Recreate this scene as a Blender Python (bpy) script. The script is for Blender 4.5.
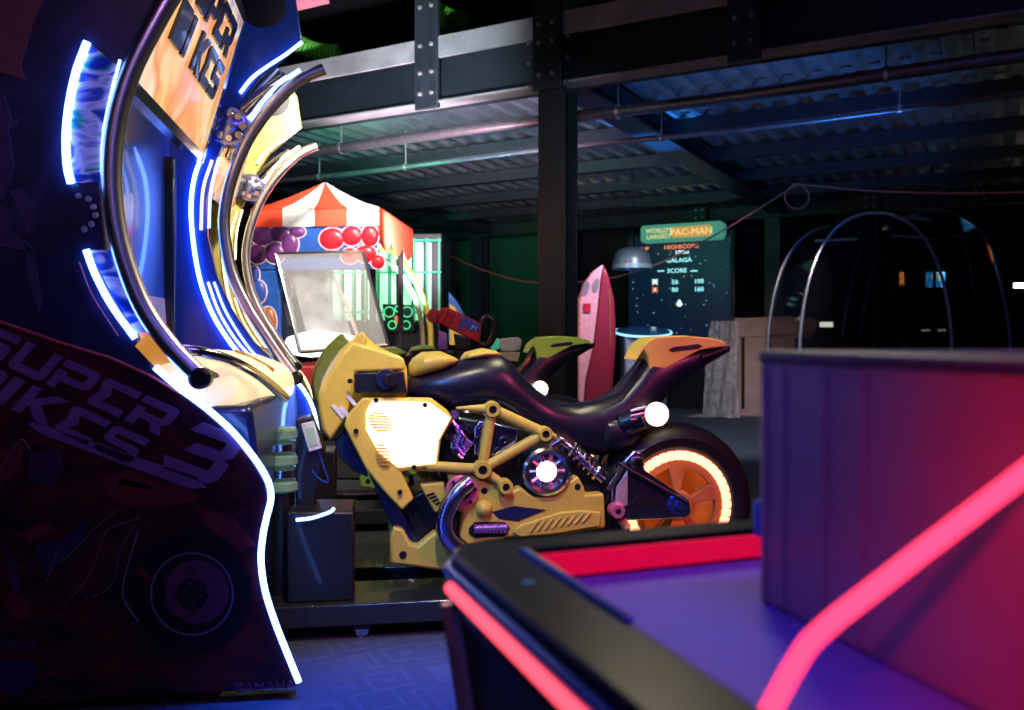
import bpy, math, random
from math import sin, cos, pi, radians
from mathutils import Vector, Matrix
random.seed(7)
scene = bpy.context.scene
for o in list(bpy.data.objects):
    bpy.data.objects.remove(o)
COL = scene.collection

# ------------------------------------------------------------------ camera
FP, HX, HY, CH = 872.0, 512.0, 337.0, 1.0        # focal length in pixels, principal column, horizon row, camera height
cd = bpy.data.cameras.new('camera'); cam = bpy.data.objects.new('camera', cd); COL.objects.link(cam)
cam.location = (0, 0, CH); cam.rotation_euler = (pi/2, 0, 0)
cd.sensor_width = 36; cd.lens = 36*FP/1024; cd.shift_y = (HY-355)/1024
cd.clip_start = 0.02; cd.clip_end = 100
cd.dof.use_dof = True; cd.dof.focus_distance = 3.15; cd.dof.aperture_fstop = 3.4
scene.camera = cam

# ------------------------------------------------------------------ world and exposure
w = bpy.data.worlds.new('world'); scene.world = w; w.use_nodes = True
w.node_tree.nodes['Background'].inputs[0].default_value = (0.10, 0.16, 0.40, 1)
w.node_tree.nodes['Background'].inputs[1].default_value = 0.02
vs = scene.view_settings
vs.view_transform = 'Standard'; vs.look = 'None'; vs.gamma = 1; vs.use_curve_mapping = False; vs.exposure = 0.0

# ------------------------------------------------------------------ added lights (unseen coloured spots and area fills)
def spot(name, loc, target, color, energy, size=60, blend=0.6, radius=0.06):
    l = bpy.data.lights.new(name, 'SPOT'); o = bpy.data.objects.new(name, l); COL.objects.link(o)
    o.location = loc; l.color = color; l.energy = energy; l.spot_size = radians(size); l.spot_blend = blend
    l.shadow_soft_size = radius
    o.rotation_euler = (Vector(target)-Vector(loc)).to_track_quat('-Z', 'Y').to_euler()
    return o
def area(name, loc, target, color, energy, sx, sy):
    l = bpy.data.lights.new(name, 'AREA'); o = bpy.data.objects.new(name, l); COL.objects.link(o)
    l.shape = 'RECTANGLE'; l.size = sx; l.size_y = sy; l.color = color; l.energy = energy; o.location = loc
    o.rotation_euler = (Vector(target)-Vector(loc)).to_track_quat('-Z', 'Y').to_euler(); return o
# area lights added behind the viewer for chrome highlights, then unseen coloured fill lights
area('highlight_fill_left', (-2.6, -3.0, 1.8), (-1.0, 2.4, 1.4), (1.0, 0.70, 0.62), 20, 0.5, 2.2)
area('highlight_fill_right', (0.9, -3.6, 1.6), (0.4, 2.4, 1.0), (0.10, 0.22, 1.0), 8, 0.5, 1.8)
area('fill_violet', (0.5, 0.45, 3.3), (0.5, 0.7, 0.7), (0.20, 0.13, 1.0), 26, 1.4, 0.12)
area('fill_warm', (0.6, 3.4, 2.66), (-0.1, 3.2, 0.6), (1.0, 0.86, 0.58), 30, 1.2, 0.10)
spot('spot_warm_bike', (-0.15, 1.7, 2.75), (-0.25, 3.1, 0.75), (1.0, 0.86, 0.58), 200, 42)
spot('spot_blue_floor', (-0.22, 2.25, 3.3), (-0.28, 2.3, 0.0), (0.001, 0.09, 1.0), 2100, 24, 0.9)
spot('spot_violet_side', (-0.6, 0.2, 2.7), (-1.2, 2.4, 0.9), (0.85, 0.42, 0.95), 21, 60)
spot('spot_violet_left', (-1.3, 0.3, 1.9), (0.24, 0.88, 0.85), (0.22, 0.09, 1.0), 24, 20, 1.0)
spot('spot_blue_girder', (1.15, 8.0, 1.2), (1.25, 7.85, 2.74), (0.02, 0.28, 1.0), 800, 34, 0.8)
spot('spot_red_table', (-0.5, -1.2, 2.0), (0.55, 0.42, 0.90), (1.0, 0.002, 0.05), 190, 20)
spot('spot_pink_low', (1.9, 1.6, 1.7), (0.5, 3.1, 0.5), (1.0, 0.10, 0.32), 120, 55, radius=0.15)
spot('spot_blue_low', (-0.9, 1.0, 2.2), (0.2, 3.1, 0.6), (0.08, 0.25, 1.0), 190, 40, radius=0.15)
spot('spot_crane_side', (0.1, 5.1, 2.3), (-0.9, 6.4, 1.8), (1.0, 0.8, 0.7), 60, 40)
spot('spot_warm_crane', (-1.0, 4.5, 2.6), (-1.45, 6.1, 1.5), (1.0, 0.86, 0.7), 300, 75)
spot('spot_green_deck', (-1.55, 7.5, 2.3), (-1.2, 8.3, 2.9), (0.05, 1.0, 0.45), 70, 100)
spot('spot_teal_deck', (-0.9, 7.6, 1.3), (-0.3, 8.4, 2.9), (0.15, 0.7, 0.9), 110, 110)
spot('spot_pink_deck', (-0.6, 6.0, 1.5), (-1.0, 7.6, 2.9), (1.0, 0.7, 0.85), 420, 100)
spot('spot_blue_deck', (2.2, 6.0, 1.0), (1.7, 7.6, 2.9), (0.05, 0.25, 1.0), 170, 110)
spot('spot_amber_deck', (5.0, 6.3, 0.9), (4.2, 6.8, 2.9), (0.7, 0.75, 0.7), 26, 110)
spot('spot_white_beam', (-0.5, 4.4, 2.0), (-1.2, 6.9, 3.05), (0.80, 0.90, 1.0), 620, 75, 1.0)
spot('spot_green_hose', (-0.9, 5.6, 3.9), (-0.9, 7.0, 3.3), (0.6, 1.0, 0.3), 8, 90)
spot('spot_pink_rocket', (-0.2, 7.0, 2.4), (0.7, 8.6, 1.3), (1.0, 0.7, 0.7), 60, 40)
spot('spot_carton', (2.6, 8.0, 2.6), (3.0, 11.2, 0.8), (1.0, 0.78, 0.75), 110, 45)
spot('spot_green_wall', (-1.3, 12.6, 2.5), (-0.7, 14.6, 1.9), (0.1, 1.0, 0.5), 18, 100)
spot('spot_blue_column', (0.2, 4.2, 2.3), (0.35, 6.0, 2.0), (0.45, 0.75, 0.9), 34, 60)
spot('spot_floor_back', (1.6, 7.5, 2.6), (1.6, 9.0, 0.0), (0.7, 0.78, 1.0), 260, 90)

# ------------------------------------------------------------------ materials
MATS = {}
def mat(name, color, rough=0.5, metal=0.0, emit=None, strength=0.0, noise=0.12, nscale=30, alpha=1.0, trans=0.0, coat=0.0, bump=0.0, ior=1.45):
    if name in MATS: return MATS[name]
    m = bpy.data.materials.new(name); m.use_nodes = True; nt = m.node_tree; p = nt.nodes['Principled BSDF']
    c4 = (*color, 1)
    if noise > 0 or bump > 0:
        tc = nt.nodes.new('ShaderNodeTexCoord'); n = nt.nodes.new('ShaderNodeTexNoise')
        n.inputs['Scale'].default_value = nscale; n.inputs['Detail'].default_value = 3
        nt.links.new(tc.outputs['Object'], n.inputs['Vector'])
        r = nt.nodes.new('ShaderNodeValToRGB')
        r.color_ramp.elements[0].position = 0.3; r.color_ramp.elements[1].position = 0.7
        r.color_ramp.elements[0].color = (*[max(0, c*(1-noise)) for c in color], 1)
        r.color_ramp.elements[1].color = (*[min(1, c*(1+noise)) for c in color], 1)
        nt.links.new(n.outputs['Fac'], r.inputs['Fac']); nt.links.new(r.outputs['Color'], p.inputs['Base Color'])
        if bump > 0:
            b = nt.nodes.new('ShaderNodeBump'); b.inputs['Strength'].default_value = bump; b.inputs['Distance'].default_value = 0.01
            nt.links.new(n.outputs['Fac'], b.inputs['Height']); nt.links.new(b.outputs['Normal'], p.inputs['Normal'])
    else:
        p.inputs['Base Color'].default_value = c4
    p.inputs['Roughness'].default_value = rough; p.inputs['Metallic'].default_value = metal
    p.inputs['Alpha'].default_value = alpha; p.inputs['Transmission Weight'].default_value = trans
    p.inputs['Coat Weight'].default_value = coat; p.inputs['IOR'].default_value = ior
    if emit:
        p.inputs['Emission Color'].default_value = (*emit, 1); p.inputs['Emission Strength'].default_value = strength
    MATS[name] = m; return m
def picture(name, scale, stops, strength, stretch=(1, 1, 1), distort=1.5):
    """a lit picture: noise through a colour ramp, given off as light"""
    m = bpy.data.materials.new(name); m.use_nodes = True; nt = m.node_tree; p = nt.nodes['Principled BSDF']
    tc = nt.nodes.new('ShaderNodeTexCoord'); mp = nt.nodes.new('ShaderNodeMapping'); mp.inputs['Scale'].default_value = stretch
    n = nt.nodes.new('ShaderNodeTexNoise'); n.inputs['Scale'].default_value = scale; n.inputs['Detail'].default_value = 2
    n.inputs['Distortion'].default_value = distort
    r = nt.nodes.new('ShaderNodeValToRGB'); el = r.color_ramp.elements
    while len(el) > 1: el.remove(el[-1])
    el[0].position = stops[0][0]; el[0].color = (*stops[0][1], 1)
    for pos, c in stops[1:]:
        e = el.new(pos); e.color = (*c, 1)
    nt.links.new(tc.outputs['Object'], mp.inputs['Vector']); nt.links.new(mp.outputs['Vector'], n.inputs['Vector'])
    nt.links.new(n.outputs['Fac'], r.inputs['Fac'])
    p.inputs['Base Color'].default_value = (0.01, 0.01, 0.01, 1); p.inputs['Roughness'].default_value = 0.2
    if strength > 0:
        nt.links.new(r.outputs['Color'], p.inputs['Emission Color']); p.inputs['Emission Strength'].default_value = strength
    else:
        nt.links.new(r.outputs['Color'], p.inputs['Base Color']); p.inputs['Roughness'].default_value = 0.35
    MATS[name] = m; return m

BLACK = mat('black_plastic', (0.006, 0.007, 0.010), 0.42, coat=0.1)
NAVY = mat('navy_plastic', (0.010, 0.016, 0.055), 0.32, coat=0.3)
BLUEP = mat('blue_lit_plastic', (0.02, 0.07, 0.42), 0.30, coat=0.3)  # blue strip light on the inner cabinet faces put into the colour
YEL = mat('yellow_plastic', (0.76, 0.56, 0.07), 0.38, coat=0.15, noise=0.06)
OLIVE = mat('olive_yellow_plastic', (0.50, 0.40, 0.06), 0.42, noise=0.06)
GRN = mat('green_plastic', (0.36, 0.62, 0.08), 0.38, coat=0.15, noise=0.06)
SEAT = mat('seat_vinyl', (0.005, 0.006, 0.016), 0.33, bump=0.05, nscale=80)
RUBBER = mat('tire_rubber', (0.010, 0.010, 0.011), 0.42)
CHROME = mat('chrome', (0.85, 0.85, 0.88), 0.17, 1.0, noise=0.04)
DCHROME = mat('blue_tinted_chrome', (0.42, 0.46, 0.85), 0.22, 1.0, noise=0.1)  # blue light reflected in the chrome put into its colour
PINKM = mat('pink_metal', (0.85, 0.22, 0.38), 0.3, 0.6)
VIOM = mat('violet_metal', (0.45, 0.22, 0.75), 0.25, 0.8)
ORANGE = mat('orange_rim', (0.62, 0.25, 0.05), 0.4, noise=0.1)
RIMGLOW = mat('rim_light', (0.9, 0.6, 0.4), 0.4, emit=(1.0, 0.45, 0.22), strength=2.2)
LAMPW = mat('tail_lamp', (1, 0.9, 0.8), 0.4, emit=(1.0, 0.60, 0.46), strength=2.4)
FAIRLIT = mat('lit_fairing', (1, 0.85, 0.6), 0.4, emit=(1.0, 0.66, 0.27), strength=2.0)
LEDB = mat('white_blue_light', (0.8, 0.9, 1), 0.4, emit=(0.10, 0.24, 1.0), strength=16)
LEDS = mat('white_blue_light_thin', (0.8, 0.9, 1), 0.4, emit=(0.22, 0.40, 1.0), strength=5)
LEDC = mat('cream_light', (1, 0.95, 0.7), 0.4, emit=(1.0, 0.88, 0.45), strength=1.3)
GOLDL = mat('gold_light', (1, 0.85, 0.5), 0.4, emit=(1.0, 0.75, 0.35), strength=1.0)
PINKL = mat('pink_light', (0.25, 0.02, 0.04), 0.4, emit=(1.0, 0.038, 0.105), strength=3.0)
PINKL2 = mat('pink_rail_light', (0.25, 0.02, 0.04), 0.4, emit=(1.0, 0.075, 0.115), strength=2.2)
REDL = mat('red_light', (0.25, 0.01, 0.02), 0.4, emit=(1.0, 0.002, 0.06), strength=0.62)
COWL = mat('cream_cowl', (0.85, 0.72, 0.5), 0.35, emit=(1.0, 0.76, 0.44), strength=0.85)  # light of the strips falling on the cowl put in as emission
HOOP = mat('satin_chrome', (0.88, 0.84, 0.84), 0.30, 1.0, noise=0.05)
STEEL = mat('painted_steel', (0.013, 0.018, 0.025), 0.42, noise=0.2, nscale=8)
GALV = mat('galvanised_deck', (0.42, 0.44, 0.46), 0.36, 0.85, noise=0.2, nscale=6)
PIPE = mat('pipe_steel', (0.16, 0.16, 0.18), 0.38, 0.7, noise=0.2)
BOLT = mat('zinc_bolt', (0.7, 0.72, 0.75), 0.3, 0.9)
WHITE = mat('white_plastic', (0.75, 0.75, 0.72), 0.4)
RED = mat('red_plastic', (0.55, 0.02, 0.03), 0.35, coat=0.2)

# ------------------------------------------------------------------ mesh helpers
class MB:
    def __init__(s): s.v = []; s.f = []
    def add(s, vs, fs):
        n = len(s.v); s.v += [tuple(p) for p in vs]; s.f += [tuple(i+n for i in q) for q in fs]; return s
    def box(s, x0, x1, y0, y1, z0, z1):
        return s.add([(x0,y0,z0),(x1,y0,z0),(x1,y1,z0),(x0,y1,z0),(x0,y0,z1),(x1,y0,z1),(x1,y1,z1),(x0,y1,z1)],
                     [(3,2,1,0),(4,5,6,7),(0,1,5,4),(1,2,6,5),(2,3,7,6),(3,0,4,7)])
    def hexa(s, lo, hi):
        """8 corners: four below, four above"""
        return s.add(list(lo)+list(hi), [(3,2,1,0),(4,5,6,7),(0,1,5,4),(1,2,6,5),(2,3,7,6),(3,0,4,7)])
    def prism(s, pts, y0, y1):
        a = sum(p[0]*q[1]-q[0]*p[1] for p, q in zip(pts, pts[1:]+pts[:1]))
        if a < 0: pts = pts[::-1]
        n = len(pts)
        return s.add([(x, y0, z) for x, z in pts]+[(x, y1, z) for x, z in pts],
                     [tuple(range(n)), tuple(range(2*n-1, n-1, -1))]+[((i+1)%n, i, n+i, n+(i+1)%n) for i in range(n)])
    def tube(s, pts, r, seg=10, closed=False):
        P = [Vector(p) for p in pts]; n = len(P); R = r if isinstance(r, (list, tuple)) else [r]*n
        vs = []; up = None
        for i, p in enumerate(P):
            a = P[i-1] if (i > 0 or closed) else P[i]; b = P[(i+1) % n] if (i < n-1 or closed) else P[i]
            d = (b-a).normalized()
            if up is None: up = Vector((0,0,1)) if abs(d.z) < 0.9 else Vector((0,1,0))
            x = d.cross(up).normalized(); y = x.cross(d).normalized(); up = y
            for k in range(seg):
                t = 2*pi*k/seg; vs.append(p + (x*cos(t)+y*sin(t))*R[i])
        fs = []
        for i in range(n if closed else n-1):
            j = (i+1) % n
            for k in range(seg):
                l = (k+1) % seg; fs.append((i*seg+k, i*seg+l, j*seg+l, j*seg+k))
        if not closed:
            fs.append(tuple(range(seg))[::-1]); fs.append(tuple((n-1)*seg+k for k in range(seg)))
        return s.add(vs, fs)
    def lathe(s, prof, c, axis='y', seg=32, a0=0, a1=2*pi):
        """prof: (radius, position along the axis)"""
        full = abs(a1-a0-2*pi) < 1e-6; m = seg if full else seg+1; n = len(prof); vs = []
        for k in range(m):
            t = a0+(a1-a0)*k/seg
            for r, h in prof:
                if axis == 'y': p = (c[0]+r*cos(t), c[1]+h, c[2]+r*sin(t))
                elif axis == 'z': p = (c[0]+r*cos(t), c[1]+r*sin(t), c[2]+h)
                else: p = (c[0]+h, c[1]+r*cos(t), c[2]+r*sin(t))
                vs.append(p)
        fs = []
        for k in range(m if full else m-1):
            l = (k+1) % m
            for i in range(n-1): fs.append((k*n+i, l*n+i, l*n+i+1, k*n+i+1))
        return s.add(vs, fs)
    def loft(s, rings):
        n = len(rings[0]); vs = [p for r in rings for p in r]; fs = []
        for i in range(len(rings)-1):
            for k in range(n):
                l = (k+1) % n; fs.append((i*n+k, i*n+l, (i+1)*n+l, (i+1)*n+k))
        fs.append(tuple(range(n))[::-1]); fs.append(tuple((len(rings)-1)*n+k for k in range(n)))
        return s.add(vs, fs)
    def build(s, name, m, parent=None, bevel=0.0, smooth=40, seg=2):
        me = bpy.data.meshes.new(name); me.from_pydata(s.v, [], s.f)
        me.materials.append(m)
        import bmesh
        bm = bmesh.new(); bm.from_mesh(me); bmesh.ops.recalc_face_normals(bm, faces=bm.faces); bm.to_mesh(me); bm.free()
        if smooth:
            for p in me.polygons: p.use_smooth = True
            me.set_sharp_from_angle(angle=radians(smooth))
        o = bpy.data.objects.new(name, me); COL.objects.link(o); o.parent = parent
        if bevel:
            b = o.modifiers.new('bevel', 'BEVEL'); b.width = bevel; b.segments = seg; b.limit_method = 'ANGLE'; b.angle_limit = radians(35)
        return o
def tag(o, label, cat, group=None, kind=None):
    o['label'] = label
    if cat: o['category'] = cat
    if group: o['group'] = group
    if kind: o['kind'] = kind
    return o
def thing(name, label, cat, loc=(0,0,0), rz=0, group=None):
    o = bpy.data.objects.new(name, None); COL.objects.link(o); o.empty_display_size = 0.1
    o.location = loc; o.rotation_euler = (0,0,rz); return tag(o, label, cat, group)
def struct(o, label=None, cat=None):
    o['kind'] = 'structure'
    if label: o['label'] = label
    if cat: o['category'] = cat
    return o
def kids(o): return [c for c in bpy.data.objects if c.parent == o]
def copy_tree(o, parent=None, swap=None):
    c = o.copy(); COL.objects.link(c); c.parent = parent
    if swap and c.type == 'MESH' and c.data.materials and c.data.materials[0].name in swap:
        c.data = c.data.copy(); c.data.materials[0] = swap[o.data.materials[0].name]
    for ch in kids(o): copy_tree(ch, c, swap)
    return c
def text(name, body, size, m, parent, loc, rot, depth=0.002, shear=0.0, align='CENTER', scale=(1,1,1), bold=0.0):
    cu = bpy.data.curves.new(name, 'FONT'); cu.body = body; cu.size = size; cu.extrude = depth; cu.align_x = align; cu.shear = shear
    cu.resolution_u = 2; cu.offset = bold
    tmp = bpy.data.objects.new('tmp', cu); COL.objects.link(tmp)
    bpy.context.view_layer.update()
    me = bpy.data.meshes.new_from_object(tmp.evaluated_get(bpy.context.evaluated_depsgraph_get()))
    bpy.data.objects.remove(tmp); bpy.data.curves.remove(cu)
    me.materials.clear(); me.materials.append(m); me.name = name
    o = bpy.data.objects.new(name, me); COL.objects.link(o); o.parent = parent
    o.location = loc; o.rotation_euler = rot; o.scale = scale; return o
def smoothpath(pts, n=6):
    """Catmull-Rom through the points"""
    P = [Vector(p) for p in pts]; P = [2*P[0]-P[1]]+P+[2*P[-1]-P[-2]]; out = []
    for i in range(1, len(P)-2):
        for k in range(n):
            t = k/n; a, b, c, d = P[i-1], P[i], P[i+1], P[i+2]
            out.append(0.5*((2*b)+(c-a)*t+(2*a-5*b+4*c-d)*t*t+(3*b-a-3*c+d)*t**3))
    out.append(P[-2]); return out
def circ(cx, cz, rx, rz=None, n=20, a0=0.0):
    rz = rx if rz is None else rz
    return [(cx+rx*cos(a0+2*pi*k/n), cz+rz*sin(a0+2*pi*k/n)) for k in range(n)]
def wp(px, py, D): return Vector(((px-HX)/FP*D, D, CH-(py-HY)/FP*D))

# building axes: d1 runs away to the right, d2 runs away to the left; the main column stands at CO
CO = Vector((0.317, 6.0, 0)); D1 = Vector((0.4807, 0.8769, 0)); D2 = Vector((-0.8769, 0.4807, 0))
RZB = math.atan2(D1.y, D1.x)                       # building-local x = d1, y = d2
def bw(s, t, z): return CO + D1*s + D2*t + Vector((0,0,z))
def bst(px, s):                                    # t of the pixel column on the line s
    k = (px-HX)/FP; p = CO+D1*s
    return (p.x-k*p.y)/(-D2.x+k*D2.y)
def bz(px, py, s, t=None):                         # height of a pixel on the plane s
    t = bst(px, s) if t is None else t
    return CH-(py-HY)/FP*(CO+D1*s+D2*t).y

# ================================================================== THE ROOM
def carpet():
    m = bpy.data.materials.new('patterned_carpet'); m.use_nodes = True; nt = m.node_tree; p = nt.nodes['Principled BSDF']
    tc = nt.nodes.new('ShaderNodeTexCoord')
    mp = nt.nodes.new('ShaderNodeMapping'); mp.inputs['Rotation'].default_value = (0, 0, 0.6); mp.inputs['Scale'].default_value = (4, 4, 4)
    br = nt.nodes.new('ShaderNodeTexVoronoi'); br.distance = 'CHEBYCHEV'; br.inputs['Scale'].default_value = 1.3
    wv = nt.nodes.new('ShaderNodeMath'); wv.operation = 'MULTIPLY'; wv.inputs[1].default_value = 26
    sn = nt.nodes.new('ShaderNodeMath'); sn.operation = 'SINE'
    rr = nt.nodes.new('ShaderNodeValToRGB'); rr.color_ramp.elements[0].position = 0.35; rr.color_ramp.elements[1].position = 0.65
    rr.color_ramp.elements[0].color = (0.034, 0.044, 0.062, 1); rr.color_ramp.elements[1].color = (0.050, 0.062, 0.082, 1)
    nt.links.new(tc.outputs['Object'], mp.inputs['Vector']); nt.links.new(mp.outputs['Vector'], br.inputs['Vector'])
    nt.links.new(br.outputs['Distance'], wv.inputs[0]); nt.links.new(wv.outputs[0], sn.inputs[0]); nt.links.new(sn.outputs[0], rr.inputs['Fac'])
    n = nt.nodes.new('ShaderNodeTexNoise'); n.inputs['Scale'].default_value = 160; n.inputs['Detail'].default_value = 4
    mx = nt.nodes.new('ShaderNodeMix'); mx.data_type = 'RGBA'; mx.blend_type = 'MULTIPLY'; mx.inputs['Factor'].default_value = 0.7
    nt.links.new(tc.outputs['Object'], n.inputs['Vector'])
    nt.links.new(rr.outputs['Color'], mx.inputs['A']); nt.links.new(n.outputs['Fac'], mx.inputs['B'])
    nt.links.new(mx.outputs['Result'], p.inputs['Base Color']); p.inputs['Roughness'].default_value = 0.85
    b = nt.nodes.new('ShaderNodeBump'); b.inputs['Strength'].default_value = 0.4; b.inputs['Distance'].default_value = 0.004
    nt.links.new(n.outputs['Fac'], b.inputs['Height']); nt.links.new(b.outputs['Normal'], p.inputs['Normal'])
    return m
room = (-9.2, 8.9, -9.5, 9.5)                      # s0, s1, t0, t1
def bobj(mb, name, m, parent=None, bevel=0, smooth=40):
    o = mb.build(name, m, parent, bevel, smooth)
    if parent is None: o.location = CO; o.rotation_euler = (0, 0, RZB)
    return o
s0, s1, t0, t1 = room
struct(bobj(MB().box(s0, s1, t0, t1, -0.1, 0), 'floor', carpet()), 'dark patterned carpet floor lit blue', 'floor')
DW = mat('dark_wall_paint', (0.012, 0.013, 0.018), 0.7, bump=0.05, nscale=20)
struct(bobj(MB().box(s0, s1, t0, t1, 4.2, 4.3), 'ceiling', DW), 'black upper ceiling slab', 'ceiling')
struct(bobj(MB().box(s1, s1+.1, t0, t1, 0, 4.2), 'wall_back', DW), 'dark back wall', 'wall')
struct(bobj(MB().box(s0-.1, s0, t0, t1, 0, 4.2), 'wall_front', DW), 'dark wall behind the viewer', 'wall')
struct(bobj(MB().box(s0, s1, t1, t1+.1, 0, 4.2), 'wall_left', DW), 'dark left wall', 'wall')
struct(bobj(MB().box(s0, s1, t0-.1, t0, 0, 4.2), 'wall_right', DW), 'dark right wall', 'wall')
GW = mat('green_wall_paint', (0.008, 0.085, 0.04), 0.6, bump=0.03, nscale=25)
struct(bobj(MB().box(8.0, 8.1, 3.55, t1, 0, 2.9), 'wall_green', GW), 'dark green partition wall behind the column', 'wall')

# ---- corrugated deck, in sheets
deck = struct(thing('ceiling_deck', 'corrugated galvanised steel deck over the steel beams', 'ceiling', CO, RZB))
def sheet_mesh():
    pr = []
    for k in range(5):
        y = k*0.2
        pr += [(y, 0), (y+.055, 0), (y+.085, .055), (y+.165, .055), (y+.195, 0)]
    pr.append((1.0, 0)); n = len(pr)
    vs = [(0.12, y, z) for y, z in pr]+[(8.8, y, z) for y, z in pr]+[(0.12, y, z+.004) for y, z in pr]+[(8.8, y, z+.004) for y, z in pr]
    fs = [(i, i+1, n+i+1, n+i) for i in range(n-1)]+[(2*n+i, 3*n+i, 3*n+i+1, 2*n+i+1) for i in range(n-1)]
    m = MB(); m.add(vs, fs); return m
base = None
for k in range(-6, 9):
    if base is None:
        base = sheet_mesh().build('deck_sheet', GALV, deck, smooth=0); base.location = (0, k*1.0, 2.93); sh = base
    else:
        sh = base.copy(); COL.objects.link(sh); sh.parent = deck; sh.location = (0, k*1.0, 2.93+(0.003 if k % 2 else 0))
struct(bobj(MB().box(0.1, 8.85, -6, 9, 3.0, 3.1), 'deck_slab', mat('slab_concrete', (0.05,0.05,0.05), 0.8)), 'concrete slab lying on the corrugated deck', 'slab')

def ibeam(mb, a, b, z0, z1, wd, tf=0.022, tw=0.014, along='t', c=0.0):
    """a I section running from a to b, centred at c across"""
    h = wd/2
    for (w0, w1, q0, q1) in ((-h, h, z0, z0+tf), (-tw/2, tw/2, z0+tf, z1-tf), (-h, h, z1-tf, z1)):
        if along == 't': mb.box(c+w0, c+w1, a, b, q0, q1)
        else: mb.box(a, b, c+w0, c+w1, q0, q1)
    return mb
def bolt(parent, s, t, z, axis=(-1, 0, 0), r=0.017):
    m = MB(); m.lathe([(0, -.02), (r*.6, -.02), (r, -.012), (r, 0), (0, 0)], (0, 0, 0), 'x', 6)
    global _bolt
    try: o = _bolt.copy(); COL.objects.link(o)
    except NameError: _bolt = m.build('bolt', BOLT); o = _bolt
    o.parent = parent; o.location = (s, t, z)
    if axis[1]: o.rotation_euler = (0, 0, pi/2*axis[1]*-1)
    return o
# main beam across the view
mainb = struct(thing('main_beam', 'black steel beam bolted across the head of the near column', 'beam', CO, RZB))
ibeam(MB(), -7, 5.5, 2.71, 3.17, 0.24).build('girder', STEEL, mainb, 0.003)
MB().box(-.150, -.121, -7, 5.5, 3.02, 3.175).build('top_channel', mat('lit_steel', (0.20,0.21,0.22), .45, noise=.25, nscale=5), mainb, .004)  # light on the channel face put in as a paler steel
MB().box(-.150, .0, -7, 5.5, 2.695, 2.712).build('bottom_flange', MATS['lit_steel'], mainb, .003)  # lit flange put in with the same paler steel
for t in (0.985, -1.31):
    pl = MB().box(-0.165, -0.125, t-0.10, t+0.10, 2.66, 4.2).build('end_plate', STEEL, mainb, 0.004)
    for z in (2.77, 2.92, 3.12, 3.4):
        for dt in (-.05, .05): bolt(pl, -0.165, t+dt, z)
for t in (3.9, -3.4):
    pl = MB().box(-0.165, -0.125, t-0.10, t+0.10, 2.66, 4.2).build('end_plate', STEEL, mainb, 0.004)
    for z in (2.77, 2.92, 3.12):
        for dt in (-.05, .05): bolt(pl, -0.165, t+dt, z)
# columns
def column(name, label, s, t, z1, wd=0.25, cap=True):
    c = struct(thing(name, label, 'column', CO, RZB))
    m = MB(); h = wd/2; tf = .02
    for (a0, a1, b0, b1) in ((-h, -h+tf, -h, h), (h-tf, h, -h, h), (-h+tf, h-tf, -.008, .008)):
        m.box(s+a0, s+a1, t+b0, t+b1, 0.02, z1)
    m.build('shaft', STEEL, c, 0.003)
    bp = MB().box(s-h-.06, s+h+.06, t-h-.06, t+h+.06, 0, 0.02).build('base_plate', STEEL, c, 0.003)
    return c
mc = column('steel_column', 'black steel column standing behind the motorcycles, nearest of the columns', 0, 0, 2.69, 0.205)
hp = MB().box(-.19, -.152, -.11, .10, 2.66, 4.15).build('splice_plate', STEEL, mc, 0.004)
for z in (2.76, 2.98, 3.1, 3.42):
    for dt in (-.05, .05): bolt(hp, -0.19, dt, z)
for z in (2.70, 2.86, 3.0):
    for dt in (-.18, .18): bolt(mc, -0.15, dt*.8, z)
for px, lab in ((479, 'steel column standing against the dark green wall'), (446, 'steel column at the left end of the green wall'),
                (774, 'blue-lit steel column left of the cardboard carton'), (886, 'dark steel column standing between the glass capsules')):
    t = bst(px, 7.3); column('steel_column', lab, 7.3, t, 2.69, 0.22)
# girders running away and far beams
g = struct(bobj(ibeam(MB(), 0.13, 7.17, 2.74, 2.92, 0.24, along='s', c=0.0), 'girder_beam', STEEL, None, 0.002), 'blue-lit steel girder running back from the near column', 'beam')
g = struct(bobj(ibeam(MB(), 0.13, 7.17, 2.72, 2.92, 0.22, along='s', c=-4.6), 'girder_beam', STEEL, None, 0.002), 'dark steel girder running back at the right', 'beam')
g = struct(bobj(ibeam(MB(), 0.13, 7.17, 2.72, 2.92, 0.22, along='s', c=4.8), 'girder_beam', STEEL, None, 0.002), 'dark steel girder running back above the striped canopy', 'beam')
bb = struct(thing('far_beam', 'dark steel beam along the far end of the deck', 'beam', CO, RZB))
ibeam(MB(), -7, 9, 2.69, 2.92, 0.22, along='t', c=7.3).build('girder', STEEL, bb, 0.002)
for px in (422, 480, 700, 774, 870, 980):
    t = bst(px, 7.2)
    pl = MB().box(7.16, 7.19, t-.1, t+.1, 2.70, 2.92).build('end_plate', STEEL, bb, 0.003)
    for z in (2.75, 2.87):
        for dt in (-.05, .05): bolt(pl, 7.16, t+dt, z)
for i, s in enumerate((2.1, 3.4, 4.7, 6.0)):
    struct(bobj(MB().box(s-.05, s+.05, -6.9, 8.9, 2.80, 2.925), 'purlin', STEEL, None, 0.004),
           'dark steel purlin under the deck, %s from the near beam' % ('first', 'second', 'third', 'fourth')[i], 'purlin')
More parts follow.
